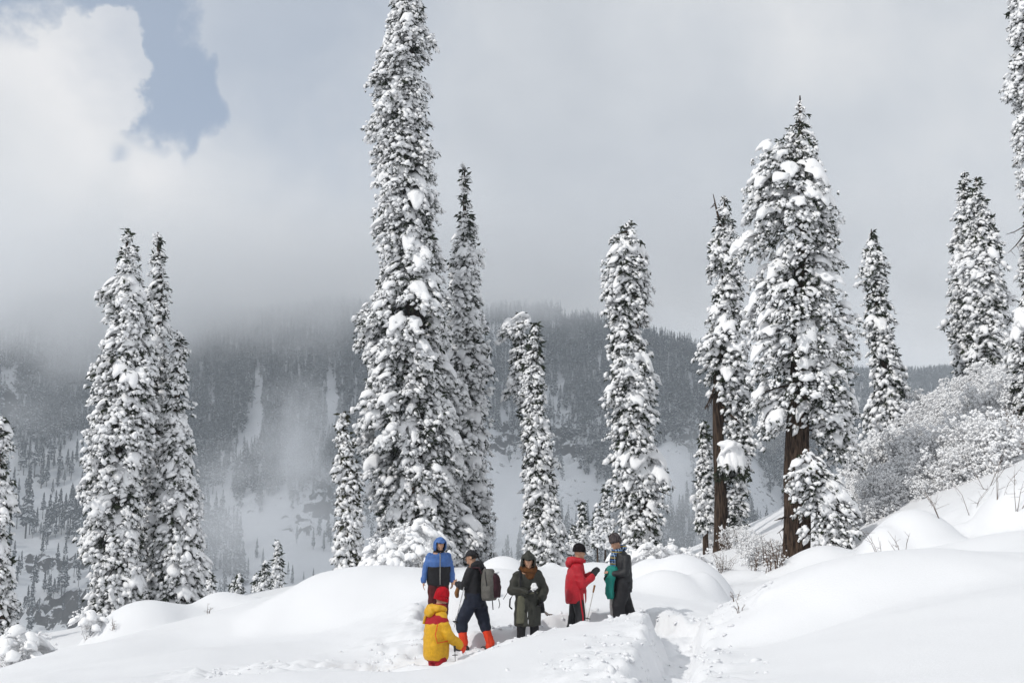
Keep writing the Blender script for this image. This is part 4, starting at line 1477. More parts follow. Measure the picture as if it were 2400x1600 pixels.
def head_frame(neck, yaw, pitch, roll=0.0):
    """matrix of a head: yaw to the left +, pitch down +"""
    return np.array(Euler((-pitch, roll, yaw), 'XYZ').to_matrix())


def head_prims(neck, M, s=1.0):
    """skull, jaw, nose, ears, brow; local face looks +Y"""
    def q(x, y, z):
        return tuple(np.array(neck) + M @ (np.array([x, y, z]) * s))
    pr = [('e', q(0, -0.005, 0.155), (0.074 * s, 0.092 * s, 0.098 * s), M), ('e', q(0, 0.028, 0.085), (0.054 * s, 0.060 * s, 0.066 * s), M),
          ('e', q(0, 0.05, 0.118), (0.052 * s, 0.040 * s, 0.06 * s), M),
          ('c', [q(0, 0.086, 0.140) + (0.0085 * s,), q(0, 0.108, 0.108) + (0.0125 * s,)]),
          ('c', [q(-.028, 0.083, 0.150) + (0.010 * s,), q(.028, 0.083, 0.150) + (0.010 * s,)]),
          ('c', [q(-.018, 0.088, 0.074) + (0.008 * s,), q(.018, 0.088, 0.074) + (0.008 * s,)]),
          ('e', q(0, 0.076, 0.048), (0.026 * s, 0.02 * s, 0.02 * s), M),
          ('e', q(0.076, -0.01, 0.125), (0.010 * s, 0.020 * s, 0.032 * s), M), ('e', q(-0.076, -0.01, 0.125), (0.010 * s, 0.020 * s, 0.032 * s), M),
          ('c', [q(0, -0.01, 0.10) + (0.056 * s,), tuple(np.array(neck) + np.array([0, -.012, -0.05])) + (0.060 * s,)])]
    return pr


def eyes(root, neck, M, s=1.0):
    for sx in (-1, 1):
        c = np.array(neck) + M @ (np.array([0.030 * sx, 0.081, 0.128]) * s)
        V = ICO2[0] * np.array([0.009, 0.006, 0.005]) @ M.T + c
        add_obj('eye', np_mesh('eye', V, ICO2[1]), HAIR, root)


def shell(name, c, r, M, keep, mat, root, thick=0.012, bumpy=0.0, sub=4):
    """open ellipsoid shell; keep(V) selects unit-sphere vertices (local axes)"""
    V, F = icosphere(sub)
    kv = keep(V)
    F = F[kv[F].all(1)]
    used = np.unique(F)
    mp = -np.ones(len(V), int)
    mp[used] = np.arange(len(used))
    U = V[used]
    rr = np.ones(len(U))
    if bumpy:
        rr = 1 + bumpy * vnoise(U[:, 0] * 4, U[:, 1] * 4, U[:, 2] * 4, seed=7)
    P_ = (U * np.array(r) * rr[:, None]) @ M.T + np.array(c)
    o = add_obj(name, np_mesh(name, P_, mp[F]), mat, root)
    so = o.modifiers.new('solidify', 'SOLIDIFY')
    so.thickness = thick
    so.offset = 0
    return o


def beanie(root, neck, M, mat, s=1.0, tall=1.0):
    c = np.array(neck) + M @ (np.array([0, -0.006, 0.150]) * s)
    pr = [('l', [tuple(c + M @ np.array([0, -.002, 0.0])) + (0, 0, 0)])]
    acc_pr = []
    rings = []
    for t, k in ((0.0, 1.0), (0.03, 1.03), (0.045, 1.0), (0.075, .95), (0.10, .82), (0.122, .58), (0.132, .25)):
        rings.append((t * tall, k))
    o = Acc()
    V, F = [], []
    sides = 28
    for (t, k) in rings:
        for i in range(sides):
            a = 2 * math.pi * i / sides
            rib = 1 + 0.012 * (i % 2)
            V.append(c + M @ (np.array([math.cos(a) * 0.088 * k * rib, math.sin(a) * 0.106 * k * rib - 0.004, t - 0.004 + (0.018 * -math.sin(a) * -1 if t < .05 else 0)]) * s))
    for j in range(len(rings) - 1):
        for i in range(sides):
            i2 = (i + 1) % sides
            F += [(j * sides + i, j * sides + i2, (j + 1) * sides + i2, (j + 1) * sides + i)]
    n = len(V)
    V.append(c + M @ (np.array([0, -.004, 0.134 * tall]) * s))
    Ft = [(q[0], q[1], q[2]) for q in F] + [(q[0], q[2], q[3]) for q in F]
    Ft += [((len(rings) - 1) * sides + i, (len(rings) - 1) * sides + (i + 1) % sides, n) for i in range(sides)]
    ob = add_obj('beanie', np_mesh('beanie', np.array(V), np.array(Ft)), mat, root)
    so = ob.modifiers.new('solidify', 'SOLIDIFY')
    so.thickness = 0.008
    return ob


def person(label, X, Ytop, d, htot, facing, group='people standing in the trodden snow trench'):
    p = P(X, Ytop, d)
    root = empty('person', (p.x, p.y, p.z - htot), math.atan2(-facing[0], facing[1]))
    tag(root, label, 'person', group)
    return root


def leg_chain(hip, knee, ankle, r):
    return ('c', [tuple(hip) + (r[0],), tuple(np.array(hip) * .5 + np.array(knee) * .5) + ((r[0] + r[1]) / 2 * 1.02,), tuple(knee) + (r[1],), tuple(ankle) + (r[2],)])


def boot(root, ankle, yaw=0.0):
    c, s = math.cos(yaw), math.sin(yaw)
    def q(x, y, z):
        return (ankle[0] + x * c - y * s, ankle[1] + x * s + y * c, z)
    a = [('c', [q(0, -0.05, 0.05) + (0.05,), q(0, 0.06, 0.045) + (0.048,), q(0, 0.155, 0.038) + (0.038,)]), ('c', [(ankle[0], ankle[1], 0.16, 0.056), q(0, -0.01, 0.06) + (0.054,)])]
    return blob('boot', a, BOOT, root, 0.012, 3)


def body_base(root, neck, M, legs, arms, hands, lean=0.0):
    """one continuous body: head, neck, trunk, limbs, hands"""
    ch = (neck[0] * .8, neck[1] * .8, 1.28)
    pr = head_prims(neck, M)
    pr.append(('l', [(0, 0, 0.86, .13, .09, 0), (0, 0, 0.98, .14, .10, 0), (ch[0] * .5, ch[1] * .5, 1.12, .125, .09, 0), (ch[0], ch[1], 1.30, .15, .10, 0), (neck[0], neck[1] - .01, 1.43, .12, .075, 0)]))
    for hip, knee, ank in legs:
        pr.append(leg_chain(hip, knee, ank, (.072, .050, .038)))
    for sh, el, wr in arms:
        pr.append(('c', [tuple(sh) + (.045,), tuple(el) + (.036,), tuple(wr) + (.025,)]))
    for h in hands:
        pr += h
    b = blob('body', pr, SKIN, root, 0.0085, 2, dec=0.4)
    eyes(root, neck, M)
    return b


def sleeve(sh, el, wr, r=(.078, .068, .056)):
    sh, el, wr = map(np.array, (sh, el, wr))
    w2 = wr - (wr - el) / np.linalg.norm(wr - el) * 0.015
    return ('c', [tuple(sh) + (r[0],), tuple(sh * .5 + el * .5) + ((r[0] + r[1]) / 2,), tuple(el) + (r[1],), tuple(el * .45 + w2 * .55) + ((r[1] + r[2]) / 2 * 1.06,), tuple(w2) + (r[2],)])


def pole(label, a, b, grip=0.13, mat=ALU, gripmat=None, white=False):
    a, b = np.array(a, float), np.array(b, float)
    root = empty('trekking_pole', tuple(b))
    tag(root, label, 'trekking pole')
    u = (a - b) / np.linalg.norm(a - b)
    L = np.linalg.norm(a - b)
    v, f = tube([[0, 0, 0], u * (L * .45), u * (L * .46), u * (L - grip)], [.006, .007, .009, .009], 8)
    add_obj('shaft', np_mesh('shaft', v, f), mat, root)
    v, f = tube([u * (L - grip), u * (L - grip * .7), u * (L - .03), u * (L - .012), u * L], [.013, .017, .016, .021, .015], 10)
    add_obj('grip', np_mesh('grip', v, f), gripmat or LEAD, root)
    v, f = tube([u * .09, u * .10, u * .105], [.045, .046, .01], 12)
    add_obj('basket', np_mesh('basket', v, f), LEAD, root)
    return root


def strap(name, pts, mat, parent, w=0.02, t=0.006):
    pts = np.array(pts, float)
    acc = Acc()
    v, f = tube(pts, [w] * len(pts), 8)
    acc.add(v, f)
    return add_obj(name, acc.mesh(name), mat, parent)


def person_blue():
    r = person('bearded person in a blue and black hooded jacket standing behind the others', 1008, 1224, 22.0, 1.80, (0.28, -1))
    neck = (0.0, 0.05, 1.44)
    M = head_frame(neck, 0.05, 0.48)
    arms = (((-.175, 0, 1.355), (-.25, 0.0, 1.11), (-.265, 0.05, .885)), ((.175, 0, 1.355), (.265, 0.0, 1.11), (.30, 0.03, .875)))
    legs = (((-.10, 0, .90), (-.11, .05, .50), (-.12, 0, .09)), ((.10, 0, .90), (.12, .04, .50), (.13, 0, .09)))
    hands = [hand_prims(arms[0][2], (-.02, .10, -1), (1, .2, 0), .5, -1), hand_prims(arms[1][2], (.05, .10, -1), (-1, .2, 0), .35, 1)]
    body_base(r, neck, M, legs, arms, hands)
    blob('trousers', [leg_chain(*legs[0], (.115, .088, .075)), leg_chain(*legs[1], (.115, .088, .075)), ('l', [(0, 0, .78, .20, .13, 0), (0, 0, .90, .19, .135, 0), (0, 0, 1.0, .17, .12, 0)])], MAROON, r, .014, 5, .008, 8)
    blob('jacket', [('l', [(0, .005, 1.10, .225, .155, 0), (0, .01, 1.25, .235, .158, 0), (0, .01, 1.35, .205, .135, 0), (0, .015, 1.42, .13, .10, 0), (0, .02, 1.48, .08, .075, 0)]),
                    sleeve(*arms[0]), sleeve(*arms[1])], BLUE, r, .013, 5, .009, 8)
    for s in (-1, 1):
        wr = np.array(arms[0 if s < 0 else 1][2])
        blob('cuff', [('c', [tuple(wr + [0, 0, .05]) + (.052,), tuple(wr + [0, 0, .0]) + (.048,)])], BLUE, r, .012, 2)
    blob('jacket_lower_panel', [('l', [(0, 0, .79, .205, .150, 0), (0, .005, .86, .226, .164, 0), (0, .005, 1.0, .230, .168, 0), (0, .005, 1.14, .238, .172, 0), (0, .005, 1.16, .236, .170, 0)])], BLACKC, r, .013, 3, .006, 8)
    strap('zip', [(.0, .172, .82), (.005, .180, 1.0), (.005, .182, 1.15), (.005, .172, 1.22), (.0, .150, 1.35), (0, .115, 1.43)], ZIP, r, .010)
    c = np.array(neck) + M @ np.array([0, -.012, .135])
    shell('hood', c, (.126, .145, .160), M, lambda V: ~((V[:, 1] > .30) & (np.abs(V[:, 0]) < .72) & (V[:, 2] < .60)), BLUE, r, .014, .05)
    blob('collar', [('l', [(0, .02, 1.42, .115, .10, 0), (0, .03, 1.46, .105, .098, 0), (0, .04, 1.49, .10, .095, 0)])], BLACKC, r, .012, 2, .004)
    shell('beard', np.array(neck) + M @ np.array([0, .030, .082]), (.062, .070, .074), M, lambda V: (V[:, 2] < .12) & (V[:, 1] > -.2), HAIR, r, .008, .06)
    shell('hair', np.array(neck) + M @ np.array([0, -.003, .158]), (.080, .097, .103), M, lambda V: (V[:, 2] > .55) | (V[:, 1] < -.3), HAIR, r, .006, .05)
    for k in (0, 1):
        boot(r, legs[k][2])


def person_pack():
    r = person('person in a black cap and orange gaiters wearing a grey backpack', 1092, 1258, 19.5, 1.74, (-.90, .42), )
    neck = (0.0, 0.05, 1.45)
    M = head_frame(neck, 0.25, 0.22)
    arms = (((-.17, .02, 1.33), (-.24, .10, 1.10), (-.10, .30, 1.12)), ((.17, .02, 1.33), (.25, .06, 1.10), (.12, .30, 1.08)))
    legs = (((-.10, .0, .90), (-.13, .20, .49), (-.13, .14, .10)), ((.10, 0, .90), (.13, -.10, .50), (.13, -.24, .10)))
    hands = [hand_prims(arms[0][2], (.25, .7, .25), (.6, -.3, 0), 1.0, -1), hand_prims(arms[1][2], (-.3, .7, .1), (-.6, -.3, 0), 1.0, 1)]
    body_base(r, neck, M, legs, arms, hands)
    blob('trousers', [('c', [tuple(legs[k][0]) + (.125,), tuple(np.array(legs[k][0]) * .5 + np.array(legs[k][1]) * .5) + (.118,), tuple(legs[k][1]) + (.105,), tuple(np.array(legs[k][1]) * .72 + np.array(legs[k][2]) * .28) + (.10,)]) for k in (0, 1)] +
         [('l', [(0, 0, .74, .20, .16, 0), (0, 0, .90, .20, .16, 0), (0, .01, 1.02, .18, .135, 0)])], NAVY, r, .013, 5, .012, 7)
    for k in (0, 1):
        kn, an = np.array(legs[k][1]), np.array(legs[k][2])
        blob('gaiter', [('c', [tuple(kn * .72 + an * .28) + (.078,), tuple(kn * .4 + an * .6) + (.075,), tuple(an + [0, 0, .04]) + (.070,), tuple(an + [0, .02, -.02]) + (.072,)])], ORANGE, r, .012, 4, .005, 12)
        boot(r, legs[k][2])
    blob('jacket', [('l', [(0, 0, .80, .205, .16, 0), (0, .0, .92, .215, .165, 0), (0, .01, 1.10, .205, .155, 0), (0, .02, 1.26, .205, .15, 0), (0, .03, 1.36, .175, .12, 0), (0, .035, 1.44, .09, .085, 0)]),
                    sleeve(*arms[0], (.078, .068, .056)), sleeve(*arms[1], (.078, .068, .056))], BLACKC, r, .013, 5, .010, 8)
    blob('waist_pocket', [('l', [(0, .0, .80, .208, .163, 0), (0, .0, .92, .219, .169, 0), (0, .0, .985, .214, .166, 0)])], NAVY, r, .013, 3, .006, 8)
    blob('hood_roll', [('c', [(-.10, -.01, 1.45, .05), (-.06, -.07, 1.47, .055), (.06, -.07, 1.47, .055), (.10, -.01, 1.45, .05)]), ('e', (0, -.10, 1.42), (.10, .06, .07))], BLACKC, r, .013, 4, .008, 10)
    c = np.array(neck) + M @ np.array([0, -.006, .148])
    shell('cap', c, (.086, .104, .112), M, lambda V: V[:, 2] > .10, BLACKC, r, .008, .015)
    bc = np.array(neck) + M @ np.array([0, .125, .158])
    blob('cap_brim', [('e', tuple(bc), (.072, .075, .010), M @ np.array(Euler((-.22, 0, 0)).to_matrix()))], BLACKC, r, .007, 1)
    shell('hair', np.array(neck) + M @ np.array([0, -.006, .140]), (.079, .096, .10), M, lambda V: (V[:, 1] < .1) & (V[:, 2] > -.45) & (V[:, 2] < .3), HAIR, r, .006, .03)
    blob('glove', [('c', [(-.13, .27, 1.05, .036), (-.12, .30, .97, .042), (-.10, .30, .92, .035)])], TAN, r, .010, 3)
    # the pack is carried: a thing of its own, with the person's heading
    pk = empty('backpack', r.location + Vector((0, 0, 0)), r.rotation_euler.z)
    tag(pk, 'grey and plum backpack on the person in the black cap', 'backpack')
    off = Vector((0, -.27, 1.13))
    off.rotate(Euler((0, 0, r.rotation_euler.z)))
    pk.location = r.location + off
    blob('main_bag', [('l', [(0, 0, -.27, .13, .10, 0), (0, -.01, -.20, .155, .125, 0), (0, -.01, 0.0, .155, .13, 0), (0, 0, .17, .14, .115, 0), (0, .02, .26, .09, .07, 0)], 3.0)], GREYP, pk, .012, 4, .004, 12)
    blob('front_pocket', [('l', [(0.02, -.12, -.22, .10, .055, 0), (0.02, -.13, -.05, .115, .065, 0), (.02, -.11, .14, .10, .05, 0), (.02, -.09, .18, .07, .03, 0)], 3.0)], PLUM, pk, .012, 4, .005, 12)
    blob('side_pocket', [('l', [(-.14, -.02, -.24, .03, .085, 0), (-.155, -.02, -.10, .035, .09, 0), (-.15, -.02, -.02, .02, .08, 0)], 2.6)], GREYP, pk, .010, 3)
    strap('side_zip', [(-.165, -.05, -.14), (-.166, -.03, .02), (-.150, .0, .14), (-.12, .02, .22)], BLACKC, pk, .007)
    blob('snow_patch', [('e', (.05, -.12, .20), (.06, .045, .022))], M_SNOW, pk, .010, 2)
    for sx in (-.1, .1):
        strap('shoulder_strap', [(sx, .10, .18), (sx * 1.2, .14, .28), (sx * 1.25, .27, .28), (sx * 1.35, .40, .15), (sx * 1.6, .40, -.02), (sx * 1.8, .28, -.16)], PLUM, pk, .016)
    strap('dangling_strap', [(.06, -.15, -.24), (.07, -.17, -.34), (.05, -.16, -.40)], BLACKC, pk, .007)
    strap('dangling_strap', [(-.08, -.10, -.26), (-.09, -.12, -.42)], BLACKC, pk, .009)
    return r


def person_olive():
    r = person('person in a long olive rain coat, hood up and head bowed', 1211, 1257, 19.5, 1.74, (.16, -1))
    neck = (0.0, 0.08, 1.385)
    M = head_frame(neck, 0.12, 0.62)
    # the person's own right arm (image left) is -x here
    arms = (((-.165, .03, 1.28), (-.285, .05, 1.02), (-.04, .25, 1.0)), ((.165, .03, 1.28), (.295, .0, 1.04), (.23, .14, .88)))
    legs = (((-.10, 0, .90), (-.11, .05, .50), (-.12, 0, .10)), ((.10, 0, .90), (.11, .04, .50), (.12, 0, .10)))
    body_base(r, neck, M, legs, arms, [])
    blob('glove', hand_prims(arms[0][2], (.9, .2, .25), (0, .3, -1), .9, 1, 1.06, fat=1.2), BLACKC, r, .009, 2)
    blob('glove', hand_prims(arms[1][2], (-.25, .35, -.9), (-1, .2, .2), .7, 1, 1.06, fat=1.2), BLACKC, r, .009, 2)
    blob('trousers', [leg_chain(*legs[0], (.10, .08, .075)), leg_chain(*legs[1], (.10, .08, .075))], BLACKC, r, .014, 4, .006, 9)
    for k in (0, 1):
        boot(r, legs[k][2])
    blob('coat', [('l', [(0, 0.01, .42, .225, .18, 0), (0, .01, .62, .228, .18, 0), (0, .01, .86, .215, .168, 0), (0, .01, .98, .195, .15, 0), (0, .02, 1.08, .202, .155, 0), (0, .02, 1.20, .205, .155, 0), (0, .03, 1.30, .175, .13, 0), (0, .04, 1.40, .10, .09, 0)]),
                  sleeve(*arms[0], (.085, .080, .062)), sleeve(*arms[1], (.085, .080, .064))], GREENC, r, .013, 5, .013, 6.5)
    blob('coat_flap', [('l', [(-.135, .145, .47, .088, .055, -.25), (-.125, .142, .70, .085, .052, -.25), (-.115, .130, .93, .078, .05, -.2), (-.11, .12, .97, .06, .04, -.2)])], GREENL, r, .012, 4, .006, 6)
    blob('belt', [('l', [(0, .012, .955, .203, .160, 0), (0, .012, 1.0, .203, .160, 0)])], GREENL, r, .012, 1)
    c = np.array(neck) + M @ np.array([0, -.015, .135])
    shell('hood', c, (.128, .146, .165), M, lambda V: ~((V[:, 1] > .22) & (np.abs(V[:, 0]) < .72) & (V[:, 2] < .60)), GREENC, r, .014, .05)
    blob('hood_peak', [('c', [tuple(np.array(neck) + M @ np.array([0, -.05, .245])) + (.075,), tuple(np.array(neck) + M @ np.array([0, -.09, .275])) + (.045,)])], GREENC, r, .012, 4)
    blob('hood_neck', [('l', [(0, .0, 1.36, .16, .11, 0), (0, .0, 1.44, .13, .115, 0), (0, .01, 1.50, .11, .11, 0)])], GREENC, r, .013, 3, .008)
    blob('scarf', [('c', [(-.11, .10, 1.40, .050), (-.05, .16, 1.36, .058), (.04, .17, 1.34, .060), (.11, .11, 1.38, .052), (.10, .02, 1.44, .05)]), ('e', (.02, .165, 1.28), (.085, .045, .075))], BROWNW, r, .012, 3, .010, 14)
    shell('beard', np.array(neck) + M @ np.array([0, .030, .082]), (.060, .068, .072), M, lambda V: (V[:, 2] < -.05) & (V[:, 1] > -.2), HAIR, r, .006, .05)
    shell('hair', np.array(neck) + M @ np.array([0, -.003, .158]), (.080, .097, .103), M, lambda V: (V[:, 2] > .55) | (V[:, 1] < -.3), HAIR, r, .006, .05)
    strap('shoulder_strap', [(-.15, .12, 1.36), (-.155, .185, 1.22), (-.15, .185, 1.10), (-.17, .17, 1.0)], BLACKC, r, .016)
    blob('snow_dust', [('e', (-.03, .196, .62), (.006, .006, .06)), ('e', (-.02, .196, .50), (.007, .006, .05))], M_SNOW, r, .006, 1)
    r.scale.x = -1
    # crumpled white cloth in the hand
    hp = Vector((-.06, .30, 1.07))
    hp.rotate(Euler((0, 0, r.rotation_euler.z)))
    V = ICO3[0] * np.array([.055, .03, .075])
    V = V * (1 + .5 * vnoise(V[:, 0] * 30, V[:, 1] * 30, V[:, 2] * 30, seed=5))[:, None]
    o = add_obj('crumpled_cloth', np_mesh('crumpled_cloth', V, ICO3[1], smooth=False), WHITEC, None, r.location + hp)
    tag(o, 'crumpled white tissue held by the person in olive', 'tissue')
    # bag hanging behind
    bg = empty('shoulder_bag', r.location, r.rotation_euler.z)
    bg.scale.x = -1
    tag(bg, 'dark striped fringed bag hanging behind the person in olive', 'bag')
    blob('pouch', [('l', [(.27, -.10, .62, .05, .05, 0), (.25, -.12, .74, .075, .06, 0), (.22, -.14, .92, .06, .05, 0)], 2.6)], BLACKC, bg, .012, 3, .008, 12)
    for i in range(9):
        a = i / 8
        strap('fringe', [(.26 + .03 * a, -.10, .70 - .03 * a), (.32 + .07 * a, -.10, .62 - .02 * a), (.36 + .10 * a, -.10, .57 + .02 * a)], BROWNW if i % 3 else WHITEC, bg, .008)
    strap('strap', [(-.22, -.05, .98), (-.30, -.02, .86), (-.31, .0, .74), (-.27, .02, .70)], BLACKC, bg, .014)
    strap('strap', [(-.25, .0, 1.05), (-.34, -.05, .98), (-.41, -.08, .86)], ZIP, bg, .006)


def person_red():
    r = person('person in a red jacket and black beanie gesturing with black gloves', 1322, 1248, 20.0, 1.74, (1, .10))
    neck = (0.0, 0.05, 1.45)
    M = head_frame(neck, -0.05, 0.12)
    arms = (((-.17, .0, 1.31), (-.21, .06, 1.04), (-.08, .28, 1.19)), ((.17, .0, 1.31), (.235, .08, 1.03), (.13, .28, 1.17)))
    legs = (((-.10, 0, .90), (-.11, -.02, .50), (-.12, -.10, .09)), ((.10, 0, .90), (.12, .06, .50), (.13, .04, .09)))
    body_base(r, neck, M, legs, arms, [])
    blob('glove', hand_prims(arms[0][2], (.1, .6, .8), (.5, .5, -.5), .35, -1, 1.12, .5, 1.25) + [('c', [tuple(arms[0][2]) + (.045,), (-.10, .24, 1.15, .05)])], BLACKC, r, .009, 2)
    blob('glove', hand_prims(arms[1][2], (0, .6, .85), (-.6, .4, -.4), .30, 1, 1.12, .5, 1.25) + [('c', [tuple(arms[1][2]) + (.045,), (.14, .24, 1.13, .05)])], BLACKC, r, .009, 2)
    blob('trousers', [leg_chain(*legs[0], (.104, .092, .080)), leg_chain(*legs[1], (.104, .095, .085)), ('l', [(0, 0, .74, .19, .14, 0), (0, 0, .90, .19, .15, 0), (0, .0, 1.0, .17, .12, 0)])], BLACKJ, r, .013, 5, .008, 8)
    # side stripes on the leg that faces the camera (+x side)
    strap('trouser_stripe', [(.205, .035, .90), (.215, .055, .70), (.208, .085, .50), (.205, .085, .30), (.205, .07, .12)], REDJ, r, .015)
    strap('trouser_stripe', [(.185, .115, .88), (.192, .125, .70), (.185, .145, .50), (.180, .135, .30), (.178, .12, .12)], WHITEC, r, .011)
    for k in (0, 1):
        boot(r, legs[k][2])
    blob('jacket', [('l', [(0, -.005, .70, .195, .165, 0), (0, -.01, .76, .215, .185, 0), (0, -.01, .92, .22, .185, 0), (0, -.01, 1.10, .215, .17, 0), (0, .0, 1.25, .21, .155, 0), (0, .01, 1.34, .18, .125, 0), (0, .03, 1.43, .10, .09, 0)]),
                    sleeve(*arms[0], (.082, .078, .060)), sleeve(*arms[1], (.082, .078, .060))], REDJ, r, .013, 5, .010, 7)
    blob('hood_roll', [('c', [(-.11, .06, 1.44, .045), (-.09, -.04, 1.46, .055), (0, -.10, 1.46, .062), (.09, -.04, 1.46, .055), (.11, .06, 1.44, .045), (.04, .14, 1.43, .035)]), ('e', (0, -.12, 1.40), (.115, .06, .085))], REDJ, r, .013, 4, .010, 11)
    beanie(r, neck, M, BLACKW, 1.06, 1.05)
    shell('beanie_fold', np.array(neck) + M @ np.array([0, -.008, .150]), (.097, .115, .13), M, lambda V: (V[:, 2] > -.12) & (V[:, 2] < .28), BLACKW, r, .010, .01)


def person_black():
    r = person('tall person in black with a wool hat and blue plaid scarf', 1428, 1222, 20.3, 1.82, (-.93, -.36))
    neck = (0.0, 0.07, 1.50)
    M = head_frame(neck, 0.10, 0.42)
    arms = (((-.175, .0, 1.37), (-.25, .06, 1.11), (-.08, .28, 1.08)), ((.175, .0, 1.37), (.25, .05, 1.11), (.02, .29, 1.12)))
    legs = (((-.10, 0, .93), (-.14, .16, .52), (-.15, .12, .09)), ((.10, 0, .93), (.17, -.16, .52), (.20, -.34, .09)))
    hands = [hand_prims(arms[1][2], (-.75, .6, .05), (-.1, -.2, -1), .35, 1)]
    body_base(r, neck, M, legs, arms, hands)
    blob('glove', hand_prims(arms[0][2], (.4, .6, -.3), (.2, .2, -1), .9, -1, 1.1, .3, 1.2), BLACKC, r, .009, 2)
    blob('trousers', [leg_chain(*legs[0], (.128, .105, .10)), leg_chain(*legs[1], (.128, .110, .105)), ('l', [(0, 0, .76, .20, .16, 0), (0, 0, .92, .195, .16, 0), (0, .0, 1.02, .17, .13, 0)])], BLACKC, r, .013, 5, .010, 7)
    for k in (0, 1):
        boot(r, legs[k][2])
    blob('jacket', [('l', [(0, 0, .82, .205, .155, 0), (0, .0, .90, .218, .165, 0), (0, .01, 1.10, .212, .158, 0), (0, .02, 1.28, .21, .155, 0), (0, .03, 1.40, .175, .125, 0), (0, .045, 1.49, .10, .085, 0)]),
                    sleeve(*arms[0], (.080, .070, .055)), sleeve(*arms[1], (.080, .070, .055))], BLACKJ, r, .013, 5, .010, 7)
    blob('scarf', [('c', [(-.09, .08, 1.50, .048), (-.02, .14, 1.47, .05), (.07, .13, 1.48, .05), (.11, .05, 1.53, .05), (.07, -.03, 1.55, .05), (-.06, -.02, 1.54, .048)]),
                   ('l', [(.085, .165, 1.20, .060, .022, -.35), (.09, .178, 1.30, .062, .026, -.35), (.08, .16, 1.42, .058, .032, -.35), (.075, .13, 1.49, .055, .035, -.3)]),
                   ('l', [(-.05, .19, 1.14, .05, .020, .1), (-.045, .195, 1.28, .055, .024, .1), (-.03, .17, 1.42, .055, .03, .1), (-.02, .14, 1.48, .05, .03, .1)])], PLAID, r, .010, 2, .004, 14)
    beanie(r, neck, M, GREYHAT, 1.08, 1.22)
    shell('hair', np.array(neck) + M @ np.array([0, -.006, .140]), (.079, .096, .10), M, lambda V: (V[:, 1] < .0) & (V[:, 2] > -.35) & (V[:, 2] < .3), HAIR, r, .006, .03)
    strap('chest_logo', [(.17, .150, 1.36), (.20, .125, 1.362)], WHITEC, r, .005)
    # teal jacket carried over the forearm
    base = r.location + Vector((0, 0, 0))
    tj = empty('carried_jacket', base, r.rotation_euler.z)
    sh_ = Vector((0, -.17, 0))
    sh_.rotate(Euler((0, 0, r.rotation_euler.z)))
    tj.location = base + sh_
    tag(tj, 'teal jacket hanging over the forearm of the person in black', 'jacket')
    blob('shell_cloth', [('l', [(-.02, .36, 1.10, .12, .09, .2), (-.02, .38, 1.17, .14, .10, .2), (-.02, .36, 1.22, .10, .07, .2)]),
                         ('l', [(-.08, .46, .66, .05, .035, .3), (-.08, .47, .74, .075, .060, .3), (-.07, .46, .92, .08, .065, .3), (-.05, .44, 1.08, .10, .08, .3), (-.03, .40, 1.18, .09, .08, .2)]),
                         ('l', [(.10, .26, .36, .06, .070, -.2), (.10, .28, .60, .06, .068, -.2), (.08, .31, .85, .06, .065, -.2), (.04, .34, 1.08, .08, .07, 0), (.02, .36, 1.17, .07, .07, 0)])], TEAL, tj, .011, 3, .014, 8)
    blob('lining', [('l', [(.03, .37, .33, .045, .04, .3), (.03, .385, .60, .035, .03, .3), (.02, .40, .90, .028, .02, .2), (.01, .41, .98, .02, .012, .2)])], TEALIN, tj, .010, 2, .005, 9)


